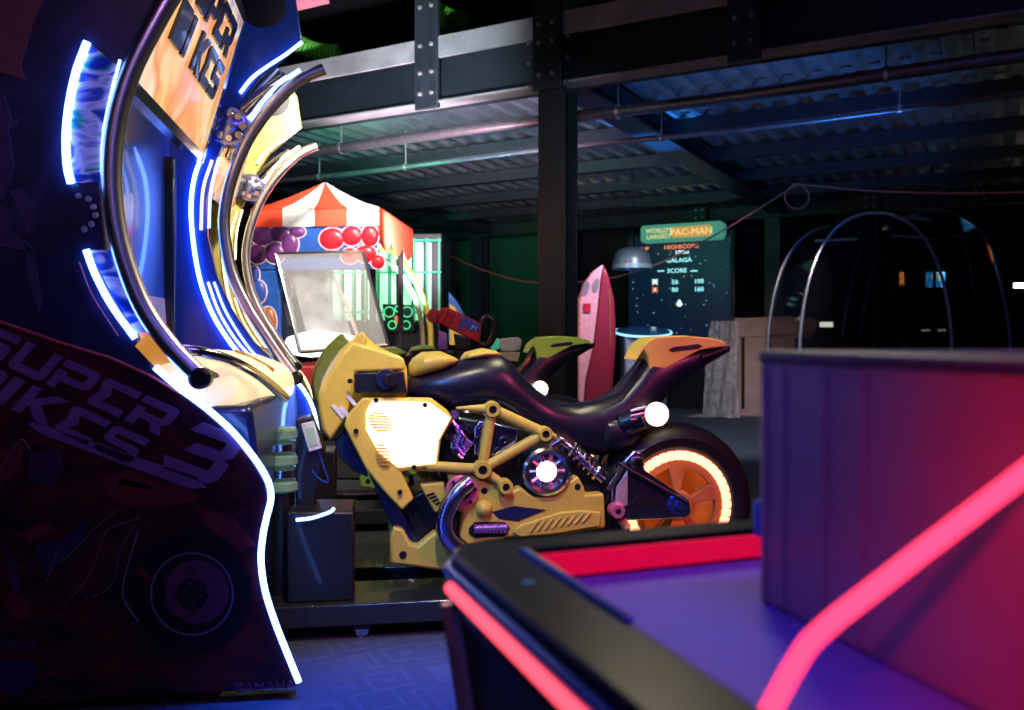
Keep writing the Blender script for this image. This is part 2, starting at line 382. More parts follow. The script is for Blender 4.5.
# service pipes under the deck with hangers
for s, z, r, lab in ((0.354, 2.60, 0.043, 'thick steel service pipe hung under the deck behind the main beam'),
                     (1.28, 2.60, 0.024, 'thin steel service pipe hung under the deck farther back')):
    p = thing('service_pipe', lab, 'pipe', CO, RZB)
    MB().tube([(s, t, z+0.01*sin(t*1.7)) for t in [x*0.5-6.5 for x in range(31)]], r, 12).build('pipe', PIPE, p)
    for t in (-2.05, -0.3, 2.2, 3.25, 5.2):
        MB().tube([(s, t, 2.93), (s, t, z+r*.8)], 0.006, 6).build('hanger_rod', BOLT, p)
        MB().lathe([(r+.002, -.012), (r+.009, -.012), (r+.009, .012), (r+.002, .012)], (s, t, z+0.01*sin(t*1.7)), 'y', 16).build('pipe_clamp', BOLT, p)
# green ribbed ducts above the beam
GD = mat('green_hose', (0.12, 0.42, 0.05), 0.4, noise=0.1)
def hose(label, a, b, r):
    a, b = Vector(a), Vector(b); n = int((b-a).length/0.034); pts = []; rr = []
    for i in range(n*2+1):
        q = i/(n*2); pts.append(a.lerp(b, q)+Vector((0, 0, -0.05*sin(pi*q)))); rr.append(r*(1.0 if i % 2 else 0.80))
    return tag(MB().tube(pts, rr, 14).build('ribbed_hose', GD), label, 'hose')
hose('green ribbed hose above the left end of the main beam', wp(285, 36, 7.5), wp(338, 54, 7.4), 0.085)
hose('green ribbed hose hanging between the bolted plates above the main beam', wp(424, 4, 7.1), wp(470, 24, 7.0), 0.10)
hose('green ribbed hose partly hidden behind the column head', wp(556, -6, 6.7), wp(586, 8, 6.6), 0.08)
struct(bobj(MB().box(-0.7, -0.5, 1.6, 8.5, 3.42, 3.55), 'upper_beam', mat('pinkish_steel', (0.5, 0.16, 0.2), 0.4), None, 0.004), 'pale pinkish upper beam at the top left', 'beam')
# sagging cable with a loop
CABM = mat('pink_cable', (0.45, 0.14, 0.12), 0.5)
P = [wp(420, 237, 13.5), wp(455, 258, 12.6), wp(495, 274, 11.4), wp(540, 283, 10.2), wp(605, 279, 9.8), wp(660, 263, 9.6), wp(715, 235, 9.6), wp(760, 208, 9.6), wp(797, 185, 9.6)]
L = [wp(797+12*sin(a), 197-12*cos(a), 9.6) for a in [k*0.5 for k in range(1, 13)]]
Q = [wp(797, 184, 9.6), wp(860, 190, 9.2), wp(940, 193, 8.8), wp(1040, 191, 8.4), wp(1150, 180, 8.0)]
tag(MB().tube(smoothpath(P+L+Q, 4), 0.010, 6).build('hanging_cable', CABM), 'thin pink cable sagging across the hall with a hanging loop', 'cable')

# ================================================================== RACING CABINET (local: x = towards the tail of the bike, y = away, z up)
RZ = radians(9); MO = Vector((-0.594, 2.42, 0)); ca, sa = cos(RZ), sin(RZ)
def mt(px, py, v):
    k = (px-HX)/FP
    u = (k*(MO.y+v*ca)-MO.x+v*sa)/(ca-k*sa)
    Y = MO.y+u*sa+v*ca
    return (u, CH-(py-HY)/FP*Y)
def mt3(px, py, v): u, z = mt(px, py, v); return (u, v, z)
def mw(u, v, z=0): return Vector((MO.x+u*ca-v*sa, MO.y+u*sa+v*ca, z))
def tr(pts, v): return [mt(x, y, v) for x, y in pts]
def tr3(pts, v): return [mt3(x, y, v) for x, y in pts]

cab = thing('racing_arcade_cabinet', 'large curved racing arcade cabinet with white-blue light strips, nearest at left', 'arcade cabinet', MO, RZ, 'racing cabinets')
LEDPATH = [(155,367),(178,387),(205,407),(232,431),(255,459),(268,481),(271,498),(267,516),(263,535),(261,560),(265,590),(275,622),(288,655),(299,682)]
ARTM = picture('dark_red_artwork', 3.0, [(0.3, (0.008,0.004,0.012)), (0.5, (0.035,0.003,0.010)), (0.62, (0.085,0.008,0.008)), (0.75, (0.02,0.005,0.03))], 0, (1, 1, 1.6), 2.5)
UPART = picture('dark_upper_artwork', 2.6, [(0.35, (0.008,0.010,0.035)), (0.55, (0.012,0.014,0.05)), (0.7, (0.04,0.03,0.08))], 0, (1.4, 1, 1), 2.0)
# upper side panel
front = [(168,392),(140,345),(118,300),(106,250),(101,200),(102,150),(110,105),(124,62),(146,18),(172,-30),(205,-75),(240,-110)]
up = tr(front, 0)
side_out = up+[(up[-1][0]-.25, 2.52), (-1.35, 2.52), (-1.5, 2.2), (-1.5, 0.7), mt(0, 500, 0)]
MB().prism(side_out, 0.0, 0.05).build('side_panel', UPART, cab, 0.006)
lower = tr([(x-2, y+2) for x, y in LEDPATH], -0.006)
art_out = lower+[(lower[-1][0]-.01, 0.03), (-1.5, 0.03)]+tr([(-90,285),(0,322),(60,345),(110,358),(150,374)], -0.006)
art = MB().prism(art_out, -0.006, 0.05).build('side_art_panel', ARTM, cab, 0.004); art['label'] = 'dark red printed side panel with lettering'
# red glow edge of the print
MB().tube([(x, -0.008, z) for x, z in tr([(-60,298),(0,322),(60,343),(110,358),(150,376),(180,394)], -0.008)], 0.006, 6).build('art_edge', mat('red_print', (0.35,0.03,0.03), 0.5), art)
# brown picture and machine shapes on the upper left
BR = mat('brown_print', (0.16, 0.045, 0.035), 0.5, noise=0.4, nscale=9)
MB().prism(tr([(-120,-60),(70,-60),(34,20),(20,66),(26,80),(0,72),(-120,90)], -0.004), -0.004, 0.001).build('brown_print', BR, cab)
VP = mat('violet_print', (0.055, 0.04, 0.085), 0.5, noise=0.4, nscale=20)
for poly in ([(-40,100),(4,96),(12,120),(20,118),(8,130),(14,165),(4,200),(-40,210)], [(8,190),(22,188),(34,208),(36,232),(26,234),(20,212)], [(24,240),(32,248),(42,300),(38,312),(28,275)], [(-30,210),(2,205),(14,222),(12,232),(34,252),(18,250),(-30,240)]):
    MB().prism(tr(poly, -0.004), -0.004, 0.001).build('violet_print', VP, cab)
# lower print: the racing motorcycle in dark colours
P1 = mat('dim_violet_ink', (0.04, 0.018, 0.045), 0.5); P2 = mat('dim_red_ink', (0.11, 0.008, 0.014), 0.5, noise=0.3); P3 = mat('dim_blue_ink', (0.012, 0.012, 0.05), 0.5)
def decal(poly, m, name, v=-0.009): return MB().prism(tr(poly, v), v, v+0.004).build(name, m, art)
def dring(cx, cy, r0, r1, m, name, v=-0.009):
    a = tr(circ(cx, cy, r1, n=40), v); b = tr(circ(cx, cy, r0, n=40), v); n = 40
    MB().add([(x, v, z) for x, z in a]+[(x, v, z) for x, z in b], [(i, (i+1) % n, n+(i+1) % n, n+i) for i in range(n)]).build(name, m, art)
BLK = mat('black_ink', (0.004, 0.004, 0.008), 0.45)
MB().prism(tr([(x, y) for x, y in circ(192, 594, 60, n=40)], -0.007), -0.007, -0.005).build('printed_tire', BLK, art)
dring(192, 594, 40, 42, mat('ink_line', (0.16, 0.09, 0.16), 0.5), 'printed_rim_line')
MB().prism(tr(circ(197, 592, 32, n=30), -0.008), -0.008, -0.006).build('printed_disc', mat('disc_ink', (0.085, 0.02, 0.055), 0.5, noise=0.35, nscale=40), art)
MB().prism(tr(circ(192, 594, 16, n=12), -0.0095), -0.0095, -0.006).build('printed_hub', BLK, art)
for k in range(6):
    a = k*pi/3+.3; MB().prism(tr(circ(192+9*cos(a), 594+9*sin(a), 2.2, n=8), -0.011), -0.011, -0.009).build('printed_bolt', P1, art)
LN = mat('ink_outline', (0.12, 0.07, 0.085), 0.5)
for path in ([(120,508),(95,528),(75,550),(60,562)], [(140,518),(108,530),(98,552),(88,578),(64,606)], [(135,525),(120,550),(112,585),(82,602)], [(138,530),(124,580),(124,600),(138,622)], [(58,550),(46,582)], [(0,470),(20,440),(30,450)]):
    MB().tube(smoothpath(tr3(path, -0.009), 4), 0.0022, 5).build('printed_line', LN, art)
for poly, m in (([(20,535),(45,520),(55,530),(30,542)], P2), ([(4,600),(10,592),(28,600),(28,618),(14,620)], P2), ([(5,548),(14,556),(20,590),(12,592)], P1), ([(0,641),(36,643),(36,650),(0,649)], P1),
                ([(35,545),(60,540),(90,520),(78,550),(45,575)], P3), ([(140,566),(152,578),(146,582),(138,572)], P2), ([(100,480),(130,470),(160,485),(180,478),(200,500),(150,510),(110,500)], P2),
                ([(120,478),(150,486),(150,490),(118,484)], P1), ([(30,455),(60,448),(64,470),(50,486),(28,480)], P1), ([(-10,455),(25,440),(20,470),(-10,490)], P2), ([(195,505),(235,520),(255,545),(240,552),(205,525)], P2), ([(0,660),(36,660),(34,685),(18,695),(0,690)], P3)):
    decal(poly, m, 'printed_shape')
# lettering
LET = mat('violet_letter', (0.19, 0.085, 0.22), 0.5, noise=0.15, nscale=20)
G = {'S': [[(0,0),(.85,0),(.95,.12),(.95,.5),(.85,.6),(.2,.6),(.2,.76),(.95,.76),(.95,1),(.1,1),(0,.88),(0,.5),(.1,.38),(.73,.38),(.73,.24),(0,.24)]],
     'U': [[(0,.12),(.1,0),(.9,0),(1,.12),(1,1),(.76,1),(.76,.26),(.24,.26),(.24,1),(0,1)]],
     'P': [[(0,0),(.24,0),(.24,.28),(.85,.28),(1,.42),(1,.88),(.88,1),(0,1),(0,.76),(.76,.76),(.76,.5),(.24,.5),(.24,.62),(0,.62)]],
     'E': [[(.1,0),(.95,0),(.95,.24),(.3,.24),(.42,.5),(.3,.76),(1,.76),(1,1),(.1,1),(0,.88),(.1,.5),(0,.12)]],
     'R': [[(0,0),(.24,0),(.24,.28),(.55,.28),(.72,0),(1,0),(.82,.3),(1,.44),(1,.88),(.88,1),(0,1),(0,.76),(.76,.76),(.76,.5),(.24,.5),(.24,.62),(0,.62)]],
     'B': [[(0,0),(.88,0),(1,.12),(1,.42),(.9,.5),(1,.58),(1,.88),(.88,1),(0,1)]],
     'I': [[(0,0),(.3,0),(.3,1),(0,1)]],
     'K': [[(0,0),(.25,0),(.25,.38),(.62,0),(1,0),(.5,.52),(1,1),(.66,1),(.25,.62),(.25,1),(0,1)]],
     '3': [[(0,0),(.85,0),(1,.12),(1,.42),(.88,.5),(1,.58),(1,.88),(.85,1),(.12,1),(.0,.80),(.74,.80),(.74,.62),(.25,.62),(.12,.42),(.74,.42),(.74,.22),(-.12,.22)]]}
def letter(ch, o, b, h, wd=0.9, v=-0.010):
    for poly in G[ch]:
        pts = [(o[0]+x*wd*b[0]+y*h[0], o[1]+x*wd*b[1]+y*h[1]) for x, y in poly]
        l = MB().prism(tr(pts, v), v, -0.005).build('letter', LET, art); l['label'] = 'violet angular letter %s' % ch
b1, h1 = (39.5, 18), (22, -25)
for i, ch in enumerate('SUPER'): letter(ch, (5.6+(i-1)*39.5, 366+(i-1)*18), b1, h1)
b2 = (41, 19.5)
for ch, dx in (('B', -3.45), ('I', -2.45), ('K', -2.0), ('E', -1.0), ('S', 0)): letter(ch, (93+dx*41, 448+dx*19.5), b2, (22, -24))
letter('3', (163, 468), (52, 19), (33, -48), 0.98)
decal([(28,424),(33,422),(150,462),(196,476),(206,488),(192,489),(150,474),(40,434)], LET, 'underline', -0.010)
YL = mat('dim_mark', (0.13, 0.055, 0.11), 0.5)
u_, z_ = mt(265, 691, -0.01)
text('brand_lettering', 'YAMAHA', 0.034, YL, art, (u_, -0.008, z_), (pi/2, 0, 0), 0.001, scale=(1.15, 1, 1))
dring(240, 688, 4.2, 5.4, YL, 'brand_emblem')
for k in range(3):
    a = k*2*pi/3+pi/2; decal([(240+.8*cos(a+1.5), 688-.8*sin(a+1.5)), (240+4.4*cos(a), 688-4.4*sin(a)), (240+.8*cos(a-1.5), 688-.8*sin(a-1.5))], YL, 'brand_emblem_bar')
# light strips and windows with painted reflections on the side
def strip(path, v, r, m, name='light_strip', n=5, seg=8): return MB().tube(smoothpath(tr3(path, v), n), r, seg).build(name, m, cab)
strip(LEDPATH, -0.012, 0.0085, LEDB)
strip([(87,42),(76,72),(69,105),(66,135),(67,165),(71,183)], -0.012, 0.0105, LEDB)
strip([(120,60),(111,95),(104,130),(102,160),(103,188)], -0.010, 0.004, LEDS)
strip([(86,250),(96,276),(112,306),(135,338)], -0.012, 0.009, LEDB)
strip([(113,248),(121,272),(134,302),(151,330)], -0.010, 0.004, LEDS)
strip([(79,262),(92,295),(118,336)], -0.008, 0.0022, mat('red_pinstripe', (0.4,0.08,0.1), 0.4), 'pinstripe')
WIN = picture('window_reflections', 7, [(0.32, (0.01,0.03,0.20)), (0.44, (0.05,0.10,0.40)), (0.52, (0.80,0.66,0.66)), (0.58, (0.55,0.45,0.6)), (0.63, (0.05,0.40,0.2)), (0.70, (0.02,0.05,0.3))], 0, (1, 1, 2.2), 1.2)  # blue, pale and green reflections painted into the window colour
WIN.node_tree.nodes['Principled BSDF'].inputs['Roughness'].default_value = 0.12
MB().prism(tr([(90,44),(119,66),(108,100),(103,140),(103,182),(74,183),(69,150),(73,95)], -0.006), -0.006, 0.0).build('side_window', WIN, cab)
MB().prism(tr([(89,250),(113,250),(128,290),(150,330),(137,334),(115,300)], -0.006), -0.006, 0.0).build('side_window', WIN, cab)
for x, y in ((78,196),(88,199),(93,207),(95,215),(91,224),(84,229)):
    u_, z_ = mt(x, y, -0.004); MB().lathe([(0,-.006),(.006,-.006),(.0085,0),(0,0)], (u_, -0.001, z_), 'y', 12).build('stud', mat('grey_stud', (0.45,0.42,0.48), 0.4), cab)
MB().prism(tr([(135,346),(150,330),(172,362),(155,367)], -0.004), -0.004, 0).build('amber_lens', mat('amber_lens', (0.7,0.25,0.03), 0.3, emit=(1,.4,.06), strength=0.5), cab)
# chrome hoops, one each side
near_tube = [(262,-105),(222,-62),(180,-16),(152,30),(130,75),(117,120),(112,165),(114,210),(123,255),(142,305),(170,346),(201,378)]
far_tube = [(324,69),(300,80),(272,106),(249,138),(235,169),(227,197),(224,228),(231,270),(246,304),(264,333),(281,358),(296,378)]
VF = 1.46
for path, v, r in ((near_tube, -0.02, 0.026), (far_tube, VF-.03, 0.026)):
    tb = MB().tube(smoothpath(tr3(path, v), 6), r, 18).build('chrome_hoop', HOOP, cab)
    u0, v0, z0_ = tr3(path, v)[-1]
    MB().lathe([(0,-.03),(.022,-.03),(.030,-.022),(.030,.022),(.022,.03),(0,.03)], (u0, v0, z0_), 'y', 16).build('end_cap', BLACK, tb)
# far side panel, seen from inside
far_front = [(296,0),(302,40),(278,62),(258,78),(243,100),(228,132),(214,165),(206,200),(207,235),(216,275),(232,310),(254,342),(286,372),(306,398),(316,430),(312,470),(304,510),(306,560)]
fo = tr(far_front, VF)
MB().prism([(fo[0][0]-.02, 2.52)]+fo+[(fo[-1][0]+.05, 0.04), (-0.9, 0.04), (-1.3, 0.7), (-1.3, 2.52)], VF, VF+.05).build('side_panel', BLUEP, cab, 0.006).__setitem__('label', 'glossy inner face of the far side panel, strip light put into its colour')
strip([(205,150),(195,175),(191,205),(193,240),(200,280),(213,315),(232,345),(246,360)], VF-.01, 0.009, LEDB)
strip([(302,42),(285,55),(268,66),(252,78),(240,93)], VF-.012, 0.008, LEDS)
strip([(212,160),(203,190),(201,230)], VF-.012, 0.007, GOLDL, 'gold_strip')
strip([(219,158),(211,190),(209,228)], VF-.012, 0.006, LEDS, 'chrome_strip')
strip([(214,282),(226,312),(246,344),(262,362)], VF-.012, 0.005, LEDS, 'chrome_strip')
strip([(208,282),(219,312),(236,340),(254,360)], VF-.012, 0.006, GOLDL, 'gold_strip')
strip([(300,70),(280,84),(262,102),(248,122)], VF-.014, 0.010, LEDS)
strip([(284,370),(302,388),(313,408),(318,432)], VF-.014, 0.008, LEDB)
for path in ([(240,108),(262,90),(285,74)], [(246,116),(265,97),(290,80)]):
    strip(path, VF-.01, 0.012, CHROME, 'chrome_bar')
u_, z_ = mt(230, 127, VF-.03)
em = MB().lathe([(0,-.03),(.045,-.03),(.06,-.02),(.082,-.02),(.09,0),(.09,.03),(0,.03)], (u_, VF-.03, z_), 'y', 24).build('round_emblem', DCHROME, cab)
for k in range(8):
    a = k*pi/4; MB().lathe([(0,-.012),(.014,-.012),(.018,0),(0,0)], (u_+.055*cos(a), VF-.052, z_+.055*sin(a)), 'y', 10).build('emblem_stud', CHROME, em)
dark = mat('speaker_grille', (0.008,0.008,0.012), 0.6)
u_, z_ = mt(262, 4, VF-.01); MB().lathe([(0,-.004),(.09,-.004),(.10,0.0),(0,0)], (u_, VF-.002, z_), 'y', 24).build('speaker_grille', dark, cab)
# monitor and its housing
SCR = picture('race_picture', 2.2, [(0.25,(0.02,0.16,0.30)), (0.40,(0.5,0.05,0.25)), (0.5,(0.8,0.30,0.08)), (0.58,(0.9,0.55,0.25)), (0.66,(0.25,0.05,0.10)), (0.8,(0.02,0.02,0.06))], 1.3, (1,.8,1.3), 1.0)
MB().box(-0.98, -0.66, 0.05, VF, 0.55, 2.50).build('monitor_housing', BLUEP, cab, 0.01)
MB().hexa([(-.66,.16,.96),(-.645,.16,.96),(-.645,1.36,.96),(-.66,1.36,.96)], [(-.72,.16,1.70),(-.70,.16,1.70),(-.70,1.36,1.70),(-.72,1.36,1.70)]).build('monitor_screen', SCR, cab)
for y0, y1 in ((.10,.16),(1.36,1.42)):
    MB().box(-0.74, -0.62, y0, y1, .9, 1.76).build('screen_bezel', NAVY, cab, 0.01)
MB().box(-0.74, -0.60, .10, 1.42, .86, .95).build('screen_bezel', NAVY, cab, 0.01)
# marquee leaning forward, with big letters
MQ = picture('marquee_picture', 3.0, [(0.3,(0.9,0.75,0.55)), (0.45,(0.95,0.55,0.22)), (0.55,(0.85,0.30,0.10)), (0.65,(0.95,0.80,0.6)), (0.78,(0.25,0.12,0.2))], 1.1, (1,1,1), 0.8)
mq = thing('tmp', '', ''); bpy.data.objects.remove(mq)
A, B = Vector((-.51, 0, 1.75)), Vector((-.34, 0, 2.34))
def mqp(y, q, off=0.0):
    p = A.lerp(B, q); nrm = Vector((B.z-A.z, 0, A.x-B.x)).normalized(); p = p+nrm*off; return (p.x, y, p.z)
mar = MB().hexa([mqp(.14,0,-.03), mqp(.14,0), mqp(1.30,0), mqp(1.30,0,-.03)], [mqp(.14,1,-.03), mqp(.14,1), mqp(1.30,1), mqp(1.30,1,-.03)]).build('marquee', MQ, cab)
for q0, q1, y0, y1 in ((-.03,.03,.12,1.32), (.97,1.03,.12,1.32)):
    MB().hexa([mqp(y0,q0,-.04), mqp(y0,q0,.015), mqp(y1,q0,.015), mqp(y1,q0,-.04)], [mqp(y0,q1,-.04), mqp(y0,q1,.015), mqp(y1,q1,.015), mqp(y1,q1,-.04)]).build('marquee_trim', CHROME, mar)
for y0, y1 in ((.10,.145),(1.295,1.34)):
    MB().hexa([mqp(y0,-.03,-.04), mqp(y0,-.03,.015), mqp(y1,-.03,.015), mqp(y1,-.03,-.04)], [mqp(y0,1.03,-.04), mqp(y0,1.03,.015), mqp(y1,1.03,.015), mqp(y1,1.03,-.04)]).build('marquee_trim', CHROME, mar)
DK = mat('marquee_letter', (0.012,0.012,0.03), 0.3, coat=0.3)
def mletter(ch, y, q, wd, hq):
    for poly in G[ch]:
        top = [mqp(y+(x*wd+.25*yy*wd), q+yy*hq, .012) for x, yy in poly]; bot = [mqp(y+(x*wd+.25*yy*wd), q+yy*hq, .001) for x, yy in poly]; n = len(poly)
        MB().add(top+bot, [tuple(range(n)), tuple(range(2*n-1, n-1, -1))]+[((i+1) % n, i, n+i, n+(i+1) % n) for i in range(n)]).build('letter', DK, mar)
for i, ch in enumerate('SUPER'): mletter(ch, .46+i*.155, .66, .135, .25)
for i, ch in enumerate('BIKES'): mletter(ch, .46+i*.155, .36, .135, .25)
MB().box(-0.72, -0.36, 0.05, VF, 2.42, 2.52).build('top_cover', BLUEP, cab, 0.02)
# dash cowl below the screen, strip light on it put in as emission
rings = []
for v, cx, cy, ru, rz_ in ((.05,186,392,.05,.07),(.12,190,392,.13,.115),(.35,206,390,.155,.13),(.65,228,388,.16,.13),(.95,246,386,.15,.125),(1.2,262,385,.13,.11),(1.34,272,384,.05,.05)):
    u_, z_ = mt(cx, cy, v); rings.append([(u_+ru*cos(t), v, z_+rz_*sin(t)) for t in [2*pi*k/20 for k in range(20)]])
dash = MB().loft(rings).build('dash_cowl', COWL, cab); dash['label'] = 'cream cowl under the screen, strip light put into it'
MB().tube(smoothpath([mt3(176,350,.02), mt3(205,353,.04), mt3(238,364,.14), mt3(266,381,.34), mt3(285,398,.5)], 6), 0.016, 12).build('dash_rail', CHROME, cab)
MB().tube(smoothpath([mt3(206,372,.06), mt3(222,380,.12), mt3(238,388,.2)], 5), 0.012, 8).build('dash_slot', mat('amber_slot', (0.6,0.3,0.08), 0.4), dash)
MB().tube(smoothpath([mt3(236,352,.5), mt3(256,361,.6), mt3(272,370,.7)], 5), 0.010, 8).build('dash_slot', MATS['amber_slot'], dash)
# body under the dash, stacked rings with green put in as faint emission, card reader
MB().prism([mt(150,400,.3), mt(262,400,.3), mt(268,440,.3), mt(262,520,.3), mt(262,620,.3), (-1.0,.05), (-1.0,.8)], .06, VF).build('lower_body', NAVY, cab, 0.02)
rl = mat('stacked_ring', (0.16,0.28,0.20), 0.25, emit=(0.3,0.9,0.5), strength=0.06)
u_, z_ = mt(281, 455, .62)
for k in range(5):
    MB().lathe([(0,-.02),(.05,-.02),(.062,-.012),(.062,.012),(.05,.02),(0,.02)], (u_, .62, z_+.075-k*.045), 'z', 20).build('stacked_ring', rl if k % 2 == 0 else CHROME, cab)
MB().lathe([(0,-.5),(.045,-.5),(.045,0),(0,0)], (u_, .62, z_-.12), 'z', 16).build('ring_post', BLACK, cab)
MB().prism(tr([(296,420),(310,417),(324,452),(312,520),(296,520)], .6), .6, .75).build('reader_post', BLACK, cab, .006)
cr = MB().prism(tr([(301,424),(314,421),(322,448),(309,452)], .58), .575, .6).build('card_reader', WHITE, cab, .003)
MB().prism(tr([(305,429),(313,427),(318,444),(310,447)], .572), .572, .576).build('reader_screen', mat('reader_screen', (0.2,0.3,0.2), 0.3, emit=(.35,.5,.35), strength=.4), cr)
MB().tube(smoothpath(tr3([(318,450),(325,470),(328,482),(318,478),(312,470)], .6), 5), 0.003, 6).build('reader_cable', BLUEP, cab)
cab2 = copy_tree(cab, None, {'white_blue_light': LEDC, 'white_blue_light_thin': LEDC, 'blue_lit_plastic': mat('gold_lit_plastic', (0.30,0.26,0.07), 0.35), 'cream_cowl': YEL, 'marquee_picture': MATS['marquee_picture']})  # yellow strip light on its inner faces put into the plastic colour
PITCH = 1.58
cab2.location = mw(-0.13, PITCH); cab2['label'] = 'second racing cabinet with cream-yellow light strips, seen behind the nearest one'

# ================================================================== RIDE-ON MOTORCYCLE
VB, UB = 0.73, 0.55
bike = thing('ride_on_motorcycle', 'yellow ride-on motorcycle with black seat and glowing side fairing, in front', 'motorcycle', mw(UB, VB), RZ, 'ride-on motorcycles')
def bt(px, py, y=0.0): u, z = mt(px, py, VB+y); return (u-UB, z)
def bt3(px, py, y=0.0): u, z = bt(px, py, y); return (u, y, z)
def bp(pts, y): return [bt(a, b, y) for a, b in pts]
def body(secs, e=0.75, n=24):
    rings = []
    for px, top, bot, wd in secs:
        x, zt = bt(px, top); _, zb = bt(px, bot); zc, hz = (zt+zb)/2, (zt-zb)/2; r = []
        for k in range(n):
            t = 2*pi*k/n; c, s = cos(t), sin(t)
            r.append((x, wd*math.copysign(abs(c)**e, c), zc+hz*math.copysign(abs(s)**e, s)))
        rings.append(r)
    return MB().loft(rings)
def both(fn):
    fn(-1); fn(1)
def plate(name, pts, y0, y1, m, parent=bike, bevel=.006):
    """the outline, traced on the near side, and its twin on the far side"""
    q = bp(pts, y0); a = None
    a = MB().prism(q, y0, y1).build(name, m, parent, bevel)
    MB().prism(q, -y1, -y0).build(name, m, parent, bevel)
    return a
# black body: tank, saddle, tail
SECS = [(396,386,396,.05),(410,375,399,.10),(430,369,404,.135),(450,362,410,.15),(475,356,406,.155),(497,353,410,.15),(509,361,416,.14),(521,375,424,.125),(535,389,434,.115),(552,400,444,.11),(574,404,452,.115),(597,399,455,.12),(616,388,452,.115),(633,368,440,.10),(646,352,420,.095),(662,350,398,.085),(684,348,378,.07),(706,347,364,.05),(727,346,352,.03)]
seat = body(SECS).build('saddle_and_tail', SEAT, bike)
MB().tube([bt3(640,362,-.1), bt3(620,392,-.118), bt3(596,402,-.122), bt3(560,405,-.114)], .004, 6).build('seam', SEAT, seat)
body([(409,364,378,.05),(413,358,377,.10),(422,352,375,.135),(440,351,370,.14),(452,356,364,.12),(457,359,361,.06)]).build('tank_cover', OLIVE, bike)
body([(461,358,360,.04),(466,352,360,.09),(482,348,358,.10),(494,350,357,.08),(500,354,356,.03)]).build('tank_cover', OLIVE, bike)
tl = [(636,361),(641,348),(648,341),(655,337),(684,335.5),(712,338),(724,341),(727,346),(700,350),(669,367),(650,377),(648,356),(644,350)]
q = bp(tl, -.085); tail = MB().prism(q, -.085, .085).build('tail_cover', YEL, bike, .014, seg=3)
for y in (-.0865, .0835):
    MB().prism(bp([(668,350),(674,347),(698,344),(703,346),(698,349),(672,352)], -.086), y, y+.003).build('tail_slot', BLACK, tail)
both(lambda s: MB().tube([(bt(702,358,-.07)[0], s*.06, bt(702,358,-.07)[1]), (bt(728,349,-.05)[0], s*.035, bt(728,349,-.05)[1])], .012, 8).build('tail_rail', BLACK, bike))
# nose
nose = body([(319,392,412,.03),(323,378,428,.08),(330,364,440,.12),(340,350,436,.15),(350,341,425,.165),(358,334,414,.165),(366,336,408,.165),(376,345,405,.17),(390,352,401,.17),(402,358,399,.155),(406,366,396,.13)], .8).build('nose_cowl', YEL, bike)
plate('windshield_fin', [(362,331),(368,340),(360,352),(348,366),(338,380),(330,392),(333,374),(342,354),(354,338)], -.172, -.15, YEL)
plate('nose_panel', [(352,342),(365,345),(404,358),(406,370),(356,372),(354,392),(346,418),(330,441),(322,428),(319,405),(324,384),(336,362)], -.18, -.15, YEL, bevel=.01)
plate('cockpit_insert', [(354,373),(404,371),(407,394),(355,393)], -.186, -.16, BLACK)
both(lambda s: MB().tube([(bt(386,379,-.2)[0], s*.17, bt(386,379,-.2)[1]), (bt(392,380,-.26)[0], s*.27, bt(392,380,-.26)[1])], .020, 14).build('handlebar_grip', BLACK, bike))
both(lambda s: MB().lathe([(0,-.02),(.032,-.02),(.036,-.01),(.036,.01),(.032,.02),(0,.02)], (bt(386,379,-.2)[0], s*.19, bt(386,379,-.2)[1]), 'y', 18).build('grip_collar', NAVY, bike))
for k in range(3):
    plate('headlamp_strip', [(331+k*8,406+k*2),(334+k*8,404+k*2),(345+k*6,416),(342+k*6,419)] if k < 2 else [(346,397),(349,395),(357,404),(354,406)], -.185, -.178, WHITE, bevel=0)
FA = [(344,426),(347,416),(362,398),(431,398),(447,410),(453,418),(441,440),(438,466),(401,472),(414,499),(402,511),(383,491),(365,468)]
fair = plate('side_fairing', FA, -.20, -.16, YEL, bevel=.008)
fl = plate('glowing_fairing_panel', [(372,401),(429,402),(451,418),(439,440),(436,464),(398,468),(378,452),(366,430),(366,412)], -.209, -.199, FAIRLIT, bevel=.004)
VENT = mat('vent_amber', (0.55,0.28,0.06), 0.5)
def vent(c, rx, ry, ang):
    for k in range(7):
        q = (k-3)/3.6; wdt = rx*math.sqrt(max(.05, 1-q*q)); x, y = c[0]+q*ry*sin(ang), c[1]+q*ry*cos(ang)
        MB().prism(bp([(x-wdt, y-.9),(x+wdt, y-.4),(x+wdt, y+.6),(x-wdt, y+.2)], -.2115), -.2115, -.207).build('vent_louvre', VENT, fair)
vent((380,422), 11, 11, .3); vent((383,455), 7, 12, .25)
def screw(px, py, y, r=.009):
    x, z = bt(px, py, y)
    for s in (1, -1): MB().lathe([(0,-.004),(r*.8,-.004),(r,0),(0,0)], (x, s*y-.001*s, z), 'y', 10).build('screw', BLACK, fair)
for x, y in ((356,431),(376,400.5),(425,405),(414,467),(400,492),(350,381)): screw(x, y, -.207)
plate('front_guard', [(334,440),(344,428),(366,470),(368,478),(352,470),(340,458)], -.14, -.05, NAVY)
plate('front_fork', [(368,472),(378,478),(398,506),(420,545),(412,548),(398,540),(382,505)], -.13, -.08, NAVY)
MB().prism(bp([(396,500),(432,480),(460,500),(470,560),(420,560)], 0), -.10, .10).build('lower_block', BLACK, bike, .01)
plate('front_foot_cover', [(390,536),(394,527),(403,529),(411,544),(418,546),(436,531),(444,542),(462,550),(455,566),(443,571),(390,564)], -.17, -.11, OLIVE, bevel=.01)
x, z = bt(403, 555, -.172)
MB().lathe([(0,-.004),(.012,-.004),(.014,0),(0,0)], (x, -.17, z), 'y', 12).build('screw', BLACK, bike)
